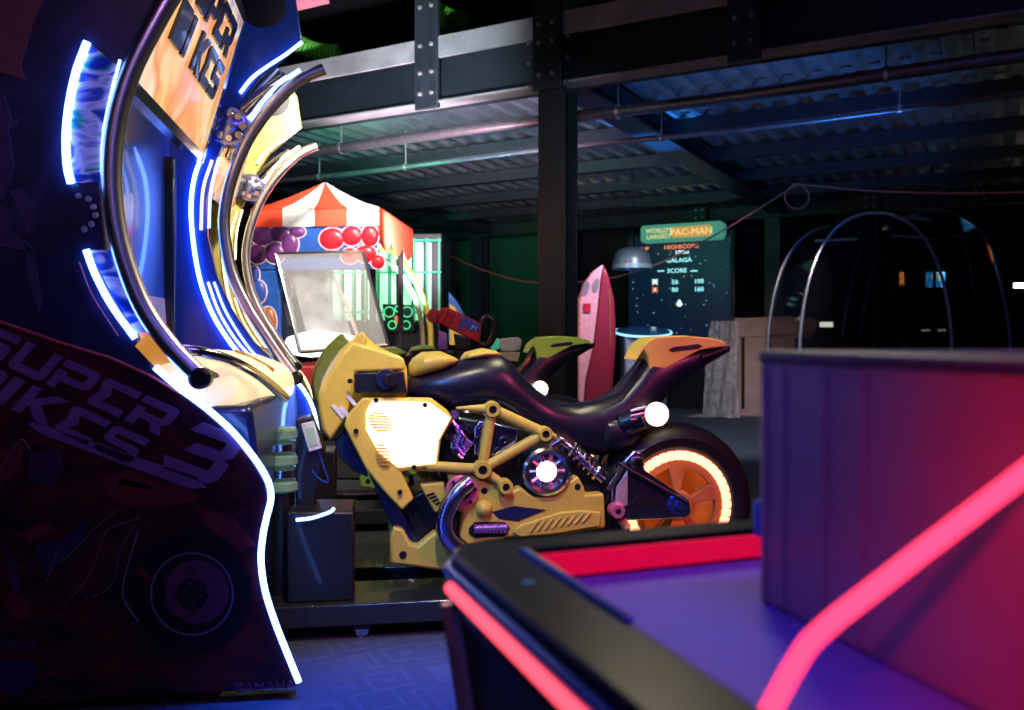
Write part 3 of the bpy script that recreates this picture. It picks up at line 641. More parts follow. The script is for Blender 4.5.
# tubular frame
FN = {'A': (492,409), 'B': (482,469), 'C': (544.5,433.5), 'D': (505,486), 'L': (456,408), 'M': (426,466), 'T': (556,437)}
def fr(a, b, r0, r1): both(lambda s: MB().tube([(bt(*FN[a], -.19)[0], s*.19, bt(*FN[a], -.19)[1]), (bt(*FN[b], -.19)[0], s*.19, bt(*FN[b], -.19)[1])], [r0, r1], 12).build('frame_tube', OLIVE, bike))
fr('A','L',.020,.004); fr('A','B',.019,.019); fr('A','C',.020,.020); fr('B','C',.018,.020); fr('B','M',.018,.018); fr('B','D',.016,.016); fr('C','T',.018,.008)
for k, r in (('A',.028),('B',.032),('C',.026),('D',.026)):
    x, z = bt(*FN[k], -.19)
    def ring(s):
        j = MB().lathe([(r*.5,-.028),(r*.9,-.028),(r,-.02),(r,.024),(r*.5,.024)], (x, s*.19, z), 'y', 20).build('frame_joint', OLIVE, bike)
        MB().lathe([(0,-.02),(r*.5,-.02),(r*.5,.02),(0,.02)], (x, s*.19, z), 'y', 14).build('joint_bolt', BLACK, j)
    both(ring)
# engine
eng = MB().prism(bp([(440,410),(560,430),(605,470),(600,500),(520,520),(450,490),(436,465)], 0), -.12, .12).build('engine_core', BLACK, bike, .015)
plate('cylinder_block', [(474,428),(480,420),(519,429),(514,459),(474,455)], -.165, -.11, DCHROME, eng)
for px, py in ((478,441),(504,441),(498,452),(482,431)):
    x, z = bt(px, py, -.17); MB().lathe([(0,-.006),(.006,-.006),(.007,-.012),(.015,-.012),(.017,0),(0,0)], (x, -.165, z), 'y', 14).build('block_bolt', CHROME, eng)
for i in range(5):
    a = [(452+i*4, 420+i*5), (458+i*3, 432+i*3), (452+i*5, 446-i*1), (462+i*2, 458-i*3)]
    MB().tube(smoothpath([bt3(px, py, -.15-.006*(i % 3)) for px, py in a], 5), .008, 8).build('engine_hose', (CHROME, VIOM, DCHROME)[i % 3], eng)
for i, (px, py) in enumerate(((455,415),(462,428),(450,437),(466,444),(455,452),(470,430),(446,425))):
    x, z = bt(px, py, -.16); MB().lathe([(0,-.015),(.012,-.015),(.016,-.006),(.016,.03),(0,.03)], (x, -.15, z), 'y', 10).build('engine_cap', (VIOM, DCHROME, CHROME)[i % 3], eng)
x, z = bt(546, 471, -.18)
cl = MB().lathe([(.030,-.012),(.038,-.02),(.060,-.014),(.064,-.03),(.076,-.034),(.086,-.026),(.090,0),(.090,.06),(0,.06)], (x, -.17, z), 'y', 40).build('clutch_cover', CHROME, bike)
MB().lathe([(0,-.028),(.022,-.028),(.030,-.020),(.030,.0),(0,0)], (x, -.17, z), 'y', 20).build('clutch_lamp', LAMPW, cl)
for k in range(10):
    a = 2*pi*k/10
    MB().tube([(x+.036*cos(a), -.19, z+.036*sin(a)), (x+.064*cos(a), -.188, z+.064*sin(a))], .007, 6).build('clutch_rib', (PINKM, DCHROME)[k % 2], cl)
COV = [(447,473),(470,472),(482,480),(508,486),(512,492),(520,487),(534,497),(556,497),(568,483),(578,476),(584,487),(586,495),(604,493.5),(606,528),(564,535),(508,538),(468,546),(460,538),(462,514),(455,508)]
cov = plate('engine_cover', COV, -.185, -.12, OLIVE, bevel=.008)
plate('chin_fin', [(420,485),(444,482),(446,498),(439,513),(434,512)], -.18, -.13, OLIVE)
for k in range(4):
    plate('fin_slot', [(426+k*3,495+k*3),(434+k*2,492+k*3),(435+k*2,494+k*3),(427+k*3,497+k*3)], -.1825, -.178, BLACK, bevel=0)
x, z = bt(484, 509, -.19); MB().lathe([(0,-.03),(.015,-.027),(.026,-.014),(.030,0),(0,0)], (x, -.184, z), 'y', 20).build('cover_boss', OLIVE, cov)
plate('cover_recess', [(492,512),(514,506),(546,510),(518,521),(500,519)], -.188, -.182, NAVY, bevel=0)
plate('cover_window', [(469,528),(475,522),(505,522),(510,528),(505,536),(475,538),(469,534)], -.188, -.182, BLACK, bevel=0)
MB().tube([bt3(474,529,-.195), bt3(507,528,-.195)], .016, 12).build('window_tube', VIOM, cov)
for k in range(9): MB().tube([bt3(476+k*3.6,525,-.205), bt3(476+k*3.6,533,-.205)], .003, 5).build('tube_ridge', PINKM, cov)
MB().prism(bp([(512,532),(522,524),(560,512),(584,510),(600,512),(600,526),(560,533),(520,537)], -.19), -.198, -.182).build('cover_wing', OLIVE, cov, .005)
for k in range(8):
    MB().tube([bt3(530+k*7.5,532-k*1.4,-.2), bt3(538+k*7.5,521-k*1.2,-.2)], .0045, 6).build('wing_rib', OLIVE, cov)
for px, py in ((484.5,491),(578,487)):
    x, z = bt(px, py, -.188); MB().lathe([(0,-.003),(.010,-.003),(.012,0),(0,0)], (x, -.185, z), 'y', 10).build('screw', BLACK, cov)
# exhaust
ex = MB().tube(smoothpath([bt3(469,482,-.20), bt3(460,490,-.215), bt3(450,504,-.22), bt3(444,522,-.22), bt3(447,538,-.215), bt3(460,552,-.20)], 6), .030, 16).build('exhaust_pipe', DCHROME, bike)
x, z = bt(462, 492, -.2)
fl_ = MB().lathe([(.03,-.012),(.052,-.012),(.058,-.006),(.058,.012),(.03,.012)], (x, -.19, z), 'y', 24).build('exhaust_flange', PINKM, bike)
for k in range(6):
    a = k*pi/3+.2; MB().lathe([(0,-.008),(.005,-.008),(.007,0),(0,0)], (x+.046*cos(a), -.202, z+.046*sin(a)), 'y', 8).build('flange_bolt', BLACK, fl_)
# spring strut
a, b = Vector(bt3(566,444,-.15)), Vector(bt3(603,480,-.15))
ss = MB().tube([a, b], .014, 10).build('shock_absorber', DCHROME, bike)
d = (b-a).normalized(); e1 = d.cross(Vector((0,1,0))).normalized(); e2 = d.cross(e1)
MB().tube([a.lerp(b, .12+.76*i/72)+(e1*cos(i*2*pi/12)+e2*sin(i*2*pi/12))*.024 for i in range(73)], .0055, 6).build('coil_spring', CHROME, ss)
MB().tube([bt3(548,450,-.16), bt3(560,440,-.16), bt3(570,446,-.16)], .017, 10).build('shock_mount', CHROME, ss)
# rear wheel
WX, WZ = bt(679, 506, -.09)
tire = MB().lathe([(.205,-.075),(.225,-.098),(.255,-.105),(.285,-.085),(.303,-.045),(.309,0),(.303,.045),(.285,.085),(.255,.105),(.225,.098),(.205,.075),(.205,-.075)], (WX, 0, WZ), 'y', 64).build('rear_tire', RUBBER, bike)
tire['label'] = 'fat black rear tire'
rim = MB().lathe([(.0,.03),(.185,.03),(.2,.07),(.212,.07),(.212,-.08),(.200,-.085),(.196,-.04)], (WX, 0, WZ), 'y', 64).build('wheel_rim', ORANGE, bike)
# rim face: ring segments with openings
def sector(r0, r1, a0, a1, y0, y1, m, name, par, n=6):
    pts = [(WX+r1*cos(a0+(a1-a0)*k/n), WZ+r1*sin(a0+(a1-a0)*k/n)) for k in range(n+1)]+[(WX+r0*cos(a1-(a1-a0)*k/n), WZ+r0*sin(a1-(a1-a0)*k/n)) for k in range(n+1)]
    return MB().prism(pts, y0, y1).build(name, m, par, .003)
for k in range(5):
    c = k*2*pi/5+.35
    sector(.05, .15, c-.22, c+.22, -.085, -.055, ORANGE, 'spoke', rim)
for k in range(40):
    c = k*2*pi/40
    sector(.172, .206, c-.066, c+.066, -.094, -.066, RIMGLOW, 'rim_light_segment', rim, 2)
MB().lathe([(.145,-.06),(.145,-.085),(.175,-.085),(.175,-.06)], (WX, 0, WZ), 'y', 48).build('brake_ring', ORANGE, rim)
MB().lathe([(.0,-.09),(.05,-.09),(.06,-.08),(.06,-.05),(0,-.05)], (WX, 0, WZ), 'y', 24).build('wheel_hub', ORANGE, rim)
# swing arm
plate('swing_arm', [(612,487),(619,466),(634,450),(643,452),(645,470),(690,500),(692,514),(686,518),(625,521),(611,515)], -.165, -.115, DCHROME, bevel=.008)
plate('arm_face', [(617,487),(628,470),(628,505),(615,512)], -.172, -.164, mat('pale_metal', (0.8,0.68,0.7), 0.3, 0.7), bevel=.003)
plate('arm_recess', [(640,495),(665,503),(650,508),(628,506)], -.168, -.163, BLACK, bevel=0)
MB().tube([bt3(626,462,-.175), bt3(608,490,-.175)], .009, 8).build('brake_line', CHROME, bike)
MB().tube([bt3(618,463,-.18), bt3(660,487,-.18), bt3(688,503,-.18)], .006, 8).build('chain_guard', BLACK, bike)
x, z = bt(678, 505, -.17)
hub = MB().lathe([(0,-.02),(.016,-.02),(.018,-.008),(.036,-.008),(.04,0),(.04,.03),(0,.03)], (x, -.17, z), 'y', 8).build('axle_nut', mat('blue_metal', (0.1,0.25,0.8), 0.25, 0.9), bike)
x, z = bt(616, 510, -.17)
MB().lathe([(.011,-.03),(.024,-.03),(.028,-.02),(.028,.02),(.011,.02)], (x, -.17, z), 'y', 18).build('arm_pivot', PINKM, bike)
x, z = bt(637, 463, -.17); MB().lathe([(.008,-.02),(.02,-.02),(.024,-.01),(.024,.02),(.008,.02)], (x, -.17, z), 'y', 16).build('arm_pivot', CHROME, bike)
MB().tube([bt3(622,520,-.16), bt3(627,528,-.16)], .016, 10).build('foot_peg', mat('orange_peg', (0.8,0.4,0.15), 0.4), bike)
# tail lamps
def lamp(s):
    x, z = bt(656, 414, -.15)
    h = MB().tube([(bt(626,425,-.13)[0], s*.10, bt(626,425,-.13)[1]), (bt(645,417,-.15)[0], s*.135, bt(645,417,-.15)[1])], [.05, .042], 18).build('tail_lamp_housing', SEAT, bike)
    MB().lathe([(0,-.012*1),(.030,-.010),(.044,0),(.044,.012),(0,.012)], (x, s*.165, z), 'y', 28).build('tail_lamp', LAMPW, bike)
    for k, (m, dy) in enumerate(((WHITE, 0), (PINKM, 5), (RED, 9))):
        MB().tube([(bt(631,411+dy,-.16)[0], s*.158, bt(631,411+dy,-.16)[1]), (bt(646,407+dy*1.2,-.17)[0], s*.165, bt(646,407+dy*1.2,-.17)[1])], .0055, 6).build('lamp_fin', m, h)
both(lamp)
body([(592,418,446,.10),(600,412,450,.135),(612,411,450,.14),(624,415,446,.13),(634,422,438,.09)]).build('side_bulge', SEAT, bike)
# stand carrying the bike on the platform
bxm = bt(560, 540)[0]
MB().prism([(bxm-.28, .118), (bxm+.28, .118), (bxm+.14, bt(560,520)[1]), (bxm-.14, bt(560,520)[1])], -.10, .10).build('stand', BLACK, bike, .01)

pf_root = thing('ride_platform', '', '')
# foot box and platform
MB().prism(tr([(286,512),(354,512)], .48)+[(mt(354,590,.48)[0], .118), (mt(286,590,.48)[0], .118)], .48, .72).build('foot_box', BLACK, pf_root, .008)
MB().tube(smoothpath(tr3([(296,520),(312,518),(330,512),(334,508)], .47), 4), .006, 6).build('foot_light', LEDS, pf_root)
pu0, _ = mt(290, 610, .44); pu1, _ = mt(760, 580, .44)
PLAT = mat('platform_black', (0.014,0.018,0.02), 0.22, coat=0.4)
MB().box(pu0-.1, pu1, .44, .72, .045, .118).build('platform_beam', PLAT, pf_root, .006)
MB().box(pu0-.1, pu1, .90, 1.04, .045, .118).build('platform_beam', PLAT, pf_root, .006)
MB().box(pu0+.75, pu0+.95, .70, .92, .05, .116).build('platform_cross', PLAT, pf_root, .004)
MB().box(pu1-.2, pu1, .70, .92, .05, .116).build('platform_cross', PLAT, pf_root, .004)
for i in range(6):
    x = mt(304+i*6, 596, .5)[0]; MB().box(x, x+.012, .50, .56, .118, .121).build('foot_peg', mat('dark_brass', (0.2,0.13,0.05), 0.4, 0.5), pf_root)
for px in (362, 700):
    u_, _ = mt(px, 632, .47)
    cs = MB().box(u_-.03, u_+.03, .455, .495, .028, .046).build('castor', BLACK, pf_root, .003)
    MB().lathe([(0,-.014),(.022,-.014),(.022,.014),(0,.014)], (u_, .475, .022), 'y', 16).build('castor_wheel', DCHROME, cs)

for o in kids(pf_root):
    o.parent = bike; o.location = (-UB, -VB, 0)
bpy.data.objects.remove(pf_root)

bike2 = copy_tree(bike, None, {'yellow_plastic': GRN, 'olive_yellow_plastic': mat('dark_green_plastic', (0.16,0.36,0.06), 0.4), 'lit_fairing': GRN})
bike2.location = mw(UB-0.13, VB+PITCH); bike2['label'] = 'green ride-on motorcycle behind the yellow one'

# ================================================================== AIR HOCKEY TABLE (local: x to the right and away, y towards the right-hand far side)
TC = Vector((-0.078, 0.945, 0)); TA = radians(20)
tab = thing('air_hockey_table', 'black air hockey table with violet playfield and glowing pink edges, close up', 'game table', TC, TA)
# local frame: x along the far edge, y negative towards the viewer
TL, TWD, ZT, ZP = 2.3, 1.25, 0.775, 0.74
GB = mat('gloss_black', (0.006,0.007,0.012), 0.30, ior=1.22)
PF = mat('playfield', (0.20,0.15,0.60), 0.5, noise=0.05, ior=1.2)
def rrect(x0, x1, y0, y1, r, n=6):
    out = []
    for cx, cy, a in ((x1-r, y1-r, 0), (x0+r, y1-r, pi/2), (x0+r, y0+r, pi), (x1-r, y0+r, 1.5*pi)):
        out += [(cx+r*cos(a+pi/2*k/n), cy+r*sin(a+pi/2*k/n)) for k in range(n+1)]
    return out
def ringsolid(outer, inner, z0, z1):
    n = len(outer); m = MB()
    vs = [(x,y,z0) for x,y in outer]+[(x,y,z1) for x,y in outer]+[(x,y,z0) for x,y in inner]+[(x,y,z1) for x,y in inner]
    fs = []
    for i in range(n):
        j = (i+1) % n; fs += [(i,j,n+j,n+i), (n+i,n+j,3*n+j,3*n+i), (2*n+j,2*n+i,3*n+i,3*n+j), (j,i,2*n+i,2*n+j)]
    return m.add(vs, fs)
out = rrect(0, TL, -TWD, 0, .05)
inn = rrect(.075, TL-.075, -TWD+.055, -.052, .012)
ringsolid(out, inn, ZT-.06, ZT).build('rail', GB, tab, .005)
def slab(pts, z0, z1):
    n = len(pts); m = MB(); return m.add([(x,y,z0) for x,y in pts]+[(x,y,z1) for x,y in pts], [tuple(range(n))[::-1], tuple(range(n,2*n))]+[(i,(i+1)%n,n+(i+1)%n,n+i) for i in range(n)])
slab(rrect(.03, TL-.03, -TWD+.03, -.03, .01), ZT-.06, ZP).build('playfield', PF, tab)
MB().box(.09, TL-.09, -.0575, -.0525, ZP+.004, ZT-.006).build('red_light_strip', REDL, tab)
MB().box(.09, TL-.09, -TWD+.056, -TWD+.061, ZP+.004, ZT-.006).build('red_light_strip', REDL, tab)
AL = mat('blue_trim_highlight', (0.10,0.28,0.85), 0.3, 0.8)
MB().tube([(.072,-.062,ZT+.001),(.072,-.30,ZT+.001)], .0045, 8).build('rail_highlight', AL, tab)  # highlight along the inner rail edge drawn as thin coloured tubes
MB().tube([(.082,-.058,ZT-.004),(.082,-.22,ZT-.004)], .004, 8).build('rail_highlight', AL, tab)
MB().tube([(.077,-.06,ZT+.001),(.077,-.16,ZT+.001)], .003, 6).build('rail_highlight', mat('brass_streak', (0.5,0.38,0.2), 0.35, 0.7), tab)
edge = [(x, y, ZT-.018) for x, y in rrect(-.002, TL+.002, -TWD-.002, .002, .051)]
MB().tube(edge, .006, 8, True).build('edge_trim', AL, tab)
# glowing line along the left side and the near side, below the trim
MB().tube([(-.003, -.05, ZT-.033), (-.003, -TWD+.05, ZT-.033)], .0062, 8).build('pink_light_line', PINKL2, tab)
MB().tube([(.03, -TWD-.003, ZT-.033), (TL-.03, -TWD-.003, ZT-.033)], .0062, 8).build('pink_light_line', PINKL2, tab)
MB().hexa([(.10,-TWD+.1,.06),(TL-.1,-TWD+.1,.06),(TL-.1,-.09,.06),(.10,-.09,.06)], [(.012,-TWD+.012,ZT-.06),(TL-.012,-TWD+.012,ZT-.06),(TL-.012,-.012,ZT-.06),(.012,-.012,ZT-.06)]).build('apron', GB, tab, .004)
PTR = mat('satin_metal', (0.75,0.55,0.75), 0.35, 0.3)  # pink edge light reflected in the trim put into its colour
for x0, y0, x1, y1 in ((.012,-.012,.10,-.09),(.012,-TWD+.012,.10,-TWD+.1),(TL-.012,-.012,TL-.1,-.09),(TL-.012,-TWD+.012,TL-.1,-TWD+.1)):
    MB().tube([(x0,y0,ZT-.06),(x1,y1,.05)], .015, 12).build('corner_trim', PTR, tab)
for x in (.3, TL-.3):
    for y in (-.3, -TWD+.3):
        MB().lathe([(0,0),(.035,0),(.035,.012),(.02,.03),(.02,.07),(0,.07)], (x, y, 0), 'z', 16).build('foot', BLACK, tab)
u_ = MB().lathe([(0,0),(.006,0),(.006,.001),(0,.001)], (.037, -.17, ZT), 'z', 14).build('rail_button', AL, tab)
# plastic block standing on the playfield
c0 = Vector((.240, .872)); ea = radians(-73); ed = Vector((cos(ea), sin(ea))); ep = Vector((-ed.y, ed.x))
bl = thing('score_housing', 'tall rounded violet-lit plastic housing standing on the air hockey table', 'housing', (c0.x, c0.y, ZP), ea)
BX = mat('satin_grey_plastic', (0.30,0.28,0.33), 0.38, noise=0.08, nscale=12, coat=0.1)
slab(rrect(0, .62, 0, .42, .022), 0.0005, .236).build('shell', BX, bl, .004)
slab(rrect(-.002, .622, -.002, .422, .023), .233, .247).build('lid', mat('lid_plastic', (0.05,0.05,0.09), 0.45), bl, .006)
MB().tube([(-.004,.012,.06),(-.004,.012,.095)], .006, 8).build('latch', mat('blue_latch', (0.03,0.22,0.9), 0.35), bl)
MB().box(-.03, -.004, .02, .028, .066, .09).build('latch_hook', MATS['blue_latch'], bl, .002)
for x in (.02, .05, .11, .16):
    MB().box(x, x+.006, -.0022, 0.001, .004, .232).build('moulded_rib', BX, bl, .001)
# neon tube
nt_ = smoothpath([(.149,.55,ZP+.0005), (.155,.55,.750), (.163,.55,.765), (.176,.55,.789)], 4)[:-1]+smoothpath([(.176,.55,.789), (.188,.5505,.807), (.206,.5515,.823)], 5)[:-1]+[Vector((.206,.5515,.823)), Vector((.262,.549,.868)), Vector((.325,.545,.9185)), Vector((.333,.5445,.9250))]
tag(MB().tube(nt_, .0062, 12).build('neon_tube', PINKL), 'bent glowing pink neon tube in front of the violet housing', 'neon tube')

# ================================================================== CRANE GAME WITH STRIPED CANOPY
CR = Vector((-1.80, 6.0, 0)); CA = radians(-4)
cr = thing('crane_game', 'carnival crane game under a red and white striped canopy', 'arcade game', CR, CA)
CW, CDp = 0.90, 1.25                               # local x 0..CW, y 0..CDp
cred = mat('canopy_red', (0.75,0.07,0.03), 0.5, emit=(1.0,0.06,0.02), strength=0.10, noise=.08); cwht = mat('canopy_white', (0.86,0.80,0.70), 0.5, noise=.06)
ns = 4; ap = Vector((CW*.46, CDp*.30, 2.13))
def canopy_side(P0, P1, z_top, z_bot, n, start, scal=.05, red=False):
    P0, P1 = Vector(P0), Vector(P1)
    for k in range(n):
        a, b = P0.lerp(P1, k/n), P0.lerp(P1, (k+1)/n); m = cred if red else (cred, cwht)[(k+start) % 2]
        nn = (P1-P0).cross(Vector((0,0,1))).normalized()*.012
        rings_t, rings_o = [], []
        for q in (0, .25, .5, .75, .97):
            zz = z_top+(ap.z-z_top)*(q**1.25)
            pa, pb = a.lerp(Vector((ap.x, ap.y, 0)), q), b.lerp(Vector((ap.x, ap.y, 0)), q)
            rings_t.append(((pa.x,pa.y,zz),(pb.x,pb.y,zz)))
        vs = [p for r in rings_t for p in r]; vs2 = [(x,y,z-.015) for x,y,z in vs]; n_ = len(vs)
        f = [(2*i,2*i+1,2*i+3,2*i+2) for i in range(4)]; f2 = [(n_+2*i+2,n_+2*i+3,n_+2*i+1,n_+2*i) for i in range(4)]
        MB().add(vs+vs2, f+f2+[(0,n_,n_+1,1)]).build('canopy_stripe', m, cr)
        # hanging valance with scalloped hem
        pts = [(0, z_top), (1, z_top)]+[(1-j/6, z_bot-scal*sin(pi*j/6)) for j in range(7)]
        fr_ = [a.lerp(b, q)+Vector((0,0,z)) for q, z in pts]; bk_ = [p-nn*.8 for p in fr_]; n_ = len(fr_)
        MB().add(fr_+bk_, [tuple(range(n_)), tuple(range(2*n_-1, n_-1, -1))]+[((i+1) % n_, i, n_+i, n_+(i+1) % n_) for i in range(n_)]).build('valance_flap', m, cr, smooth=0)
canopy_side((0,0,0), (CW,0,0), 1.885, 1.760, ns, 0, .004)
canopy_side((CW,0,0), (CW,CDp,0), 1.885, 1.70, 3, 0, .09, True)
canopy_side((CW,CDp,0), (0,CDp,0), 1.885, 1.765, ns, 0)
canopy_side((0,CDp,0), (0,0,0), 1.885, 1.70, 4, 0)
MB().box(.03, CW-.03, .02, .06, 1.46, 1.80).build('header_board', mat('royal_blue_board', (0.02,0.10,0.45), 0.4), cr, .01)
MB().box(.03, .20, .025, .07, .8, 1.46).build('side_board', MATS['royal_blue_board'], cr, .01)
def ctr(px, py, y=0.0):
    """local x and z of a pixel on the front plane"""
    k = (px-HX)/FP; c, s = cos(CA), sin(CA)
    x = (k*(CR.y+y*c)-CR.x+y*s)/(c-k*s); Y = CR.y+x*s+y*c
    return (x, CH-(py-HY)/FP*Y)
purp = mat('purple_balloon', (0.16,0.04,0.22), 0.3, coat=.3); redb = mat('red_balloon', (0.62,0.02,0.04), 0.3, coat=.3); outl = mat('pink_outline', (0.75,0.55,0.78), 0.4)
blub = mat('blue_balloon', (0.03,0.08,0.40), 0.3, coat=.3); brb = mat('brown_balloon', (0.40,0.14,0.05), 0.3, coat=.3)
def balloon(px, py, rx, ry, m, y=.018):
    x, z = ctr(px, py, y); sc = CR.y/FP; a, b = rx*sc, ry*sc
    ring_ = [[(x+a*c_*cos(t), y-.012+h, z+b*c_*sin(t)) for t in [2*pi*k/20 for k in range(20)]] for c_, h in ((.1,-.012),(.45,-.010),(.75,-.004),(.92,.004),(1,.012))]
    o = MB().loft(ring_).build('balloon', m, cr)
    MB().tube([(x+a*1.03*cos(t), y-.002, z+b*1.03*sin(t)) for t in [2*pi*k/24 for k in range(24)]], .006, 6, True).build('balloon_outline', outl, o)
for b_ in ((263,236,13,10,purp),(280,234,13,8,purp),(290,244,9,12,purp),(258,254,10,10,purp),(275,253,11,11,purp),(297,232,9,6,purp),(332,239,13,11,redb),(352,236,11,10,redb),(370,236,9,11,redb),(366,254,11,9,redb),(350,256,9,8,redb),(258,292,9,12,blub),(254,275,6,9,blub),(268,322,9,15,brb),(378,262,7,7,redb)): balloon(*b_)
# body
MB().box(.06, CW-.06, .10, CDp-.1, .64, .80).build('control_shelf', mat('crane_red', (0.45,0.03,0.04), 0.4), cr, .02)
MB().box(.06, CW-.06, .14, CDp-.1, 0, .64).build('base_cabinet', mat('charcoal_panel', (0.035,0.037,0.042), 0.5), cr, .02)
MB().box(.05, CW-.05, .12, .14, .30, .33).build('base_moulding', BLACK, cr, .004)
for x, y in ((.06,.12),(CW-.10,.12),(.06,CDp-.14),(CW-.10,CDp-.14)):
    MB().box(x, x+.04, y, y+.04, .80, 1.80).build('corner_post', BLACK, cr, .004)
GL = mat('clear_plastic', (0.9,0.95,1.0), 0.08, noise=0, alpha=0.16)
def gq(px, py, y): x, z = ctr(px, py, y); return Vector((x, y, z))
g4 = [gq(300,352,-.12), gq(388,345,-.12), gq(363,252,.0), gq(276,254,.0)]
nn = (g4[1]-g4[0]).cross(g4[3]-g4[0]).normalized()*.012
MB().hexa(g4, [p+nn for p in g4]).build('front_window', GL, cr)
for i, m in ((0, CHROME), (1, BLACK), (2, CHROME), (3, CHROME)):
    MB().tube([g4[i], g4[(i+1) % 4]], .014, 8).build('window_frame', m, cr)
sw = [gq(276,254,.0), gq(300,352,-.12), gq(276,345,.3), gq(268,262,.3)]
MB().hexa(sw, [p+Vector((-.01,0,0)) for p in sw]).build('side_window', GL, cr)
# bright white bottom of the window drawn as an emissive tray, plush filling the case
trm = mat('tray_white', (1,1,1), .4, emit=(0.95,0.98,1.0), strength=3.0)
ring_ = []
for q in range(7):
    x0, z0_ = ctr(288+q*11, 345-2*q*0.2, .05); h = .035+.05*sin(pi*(q+.6)/7.2)*(1.5-q*.13)
    ring_.append([(x0, .06+.07*cos(t), z0_+h*sin(t)) for t in [2*pi*k/14 for k in range(14)]])
MB().loft(ring_).build('white_tray', trm, cr)
MB().tube(smoothpath([gq(285,275,.2), gq(292,290,.2), gq(288,305,.2), gq(292,325,.2)], 5), .03, 10).build('claw_arm', CHROME, cr)
for dx in (-10, 0, 10): MB().tube(smoothpath([gq(290+dx*.3,266,.22), gq(290+dx,276,.22), gq(290+dx*.7,288,.22)], 4), .012, 8).build('claw_finger', CHROME, cr)
cvs = []
for j in range(9):
    for i in range(9):
        p_ = gq(290+i*5.5+j*2.4, 262+j*10, .10); cvs.append((p_.x, p_.y-.03*sin(i*.8+j*.4), p_.z))
MB().add(cvs, [(j*9+i, j*9+i+1, j*9+i+10, j*9+i+9) for j in range(8) for i in range(8)]).build('reflection_sheet', mat('white_reflection', (0.7,0.72,0.76), .2, alpha=.42, noise=.35, nscale=9), cr)  # sheet added to stand for the white reflection in the window
MB().tube(smoothpath([gq(328,268,.15), gq(340,290,.1), gq(352,320,.05), gq(362,348,.0)], 5), .012, 8).build('window_rod', mat('pinkish_rod', (0.8,0.55,0.5), 0.4), cr)

# ================================================================== GREEN-LIT GAME BEHIND THE CRANE
gl = thing('light_cage_game', 'tall game lit pale green behind bars beside the crane game', 'arcade game', (-1.55, 8.3, 0), radians(-2))
def gtr(px, py, y=0): p = wp(px, py, 8.3+y); return (p.x+1.55, p.z)
GLP = mat('pale_green_light', (0.6,1,0.75), .4, emit=(0.42,1.0,0.60), strength=0.75); GBAR = mat('green_bar', (0.06,0.5,0.25), .35, emit=(.02,.6,.25), strength=.35)
x0, z1 = gtr(325, 232); x1, z0_ = gtr(441, 345)
MB().box(x0, x1, .12, .9, 0, z1).build('case', BLACK, gl, .01)
MB().box(x0, x1, -.05, .12, 0, gtr(350,322)[1]).build('base', BLACK, gl, .01)
for k in range(9):
    xa = x0+.05+k*(x1-x0-.08)/9
    MB().box(xa, xa+(.075 if k % 3 != 2 else .04), .09, .12, gtr(350,320)[1], gtr(350,242)[1]).build('light_panel', GLP, gl)
for k in range(10):
    xa = x0+.02+k*(x1-x0-.04)/9.0
    MB().tube([(xa, .05, gtr(350,322)[1]), (xa, .05, gtr(350,238)[1])], .010, 6).build('cage_bar', GBAR, gl)
for py in (240, 272, 312):
    MB().tube([(x0, .05, gtr(350,py)[1]), (x1, .05, gtr(350,py)[1])], .010, 6).build('cage_rail', GBAR, gl)
cp = MB().prism([gtr(383,304,-.1), gtr(413,305,-.1), gtr(416,332,-.1), gtr(388,332,-.1)], -.12, -.05).build('control_panel', mat('dark_green_panel', (0.01,0.06,0.03), .3), gl, .005)
for px, py, r in ((390,312,5),(408,312,5),(393,325,4),(407,325,4),(399,309,3)):
    x, z = gtr(px, py, -.12); MB().tube([(x+r*.0095*cos(t), -.124, z+r*.0095*sin(t)) for t in [2*pi*k/20 for k in range(20)]], .005, 5, True).build('glow_ring', mat('green_glow', (.2,1,.5), .4, emit=(.1,1,.4), strength=.9), cp)
MB().box(gtr(397,318)[0], gtr(403,318)[0], -.126, -.12, gtr(397,324)[1], gtr(397,316)[1]).build('small_display', mat('amber_disp', (.8,.3,.1), .4, emit=(1,.35,.1), strength=.5), cp)
# yellow arches
for lab, pts, r in (('outer yellow tube arch between the crane game and the green-lit game', [(378,246),(396,254),(412,275),(424,300),(430,325),(431,350)], .026), ('inner pale yellow tube arch beside the crane game', [(378,256),(396,268),(411,290),(420,315),(423,350)], .022)):
    top = [wp(x, y, 7.75) for x, y in pts]; last = top[-1]; first = top[0]
    path = smoothpath(top+[Vector((last.x+.01, 7.75, .5)), Vector((last.x+.01, 7.75, 0))], 5)
    tag(MB().tube(path, r, 10).build('yellow_arch', YEL if r > .025 else mat('pale_yellow', (0.75,0.55,0.25), .4)), lab, 'arch')

# ================================================================== MOUNTED TOY GUNS
def gpx(px, py, D): p = wp(px, py, D); return p
gun = thing('mounted_gun', 'red mounted game gun with blue side plate on a black stand', 'game gun', (wp(455,330,5.6).x, 5.6, 0), 0)
def gt(px, py, y=0): p = wp(px, py, 5.6+y); return (p.x-gun.location.x, p.z)
MB().prism([gt(*p) for p in ((440,309),(447,307),(460,313),(482,324),(479,343),(466,337),(452,330),(438,322))], -.05, .05).build('gun_body', RED, gun, .012)
MB().prism([gt(*p) for p in ((426,316),(432,308),(441,311),(437,325),(430,322))], -.04, .04).build('muzzle', mat('dark_red', (0.25,0.01,0.02), .4), gun, .008)
MB().prism([gt(*p) for p in ((459,318),(466,317),(481,325),(480,331),(472,332),(464,326))], -.057, -.045).build('side_plate', mat('blue_plate', (0.05,0.08,0.55), .35), gun, .003)
MB().prism([gt(*p) for p in ((457,324),(462,325),(466,331),(459,329))], -.057, -.045).build('side_plate', MATS['blue_plate'], gun, .003)
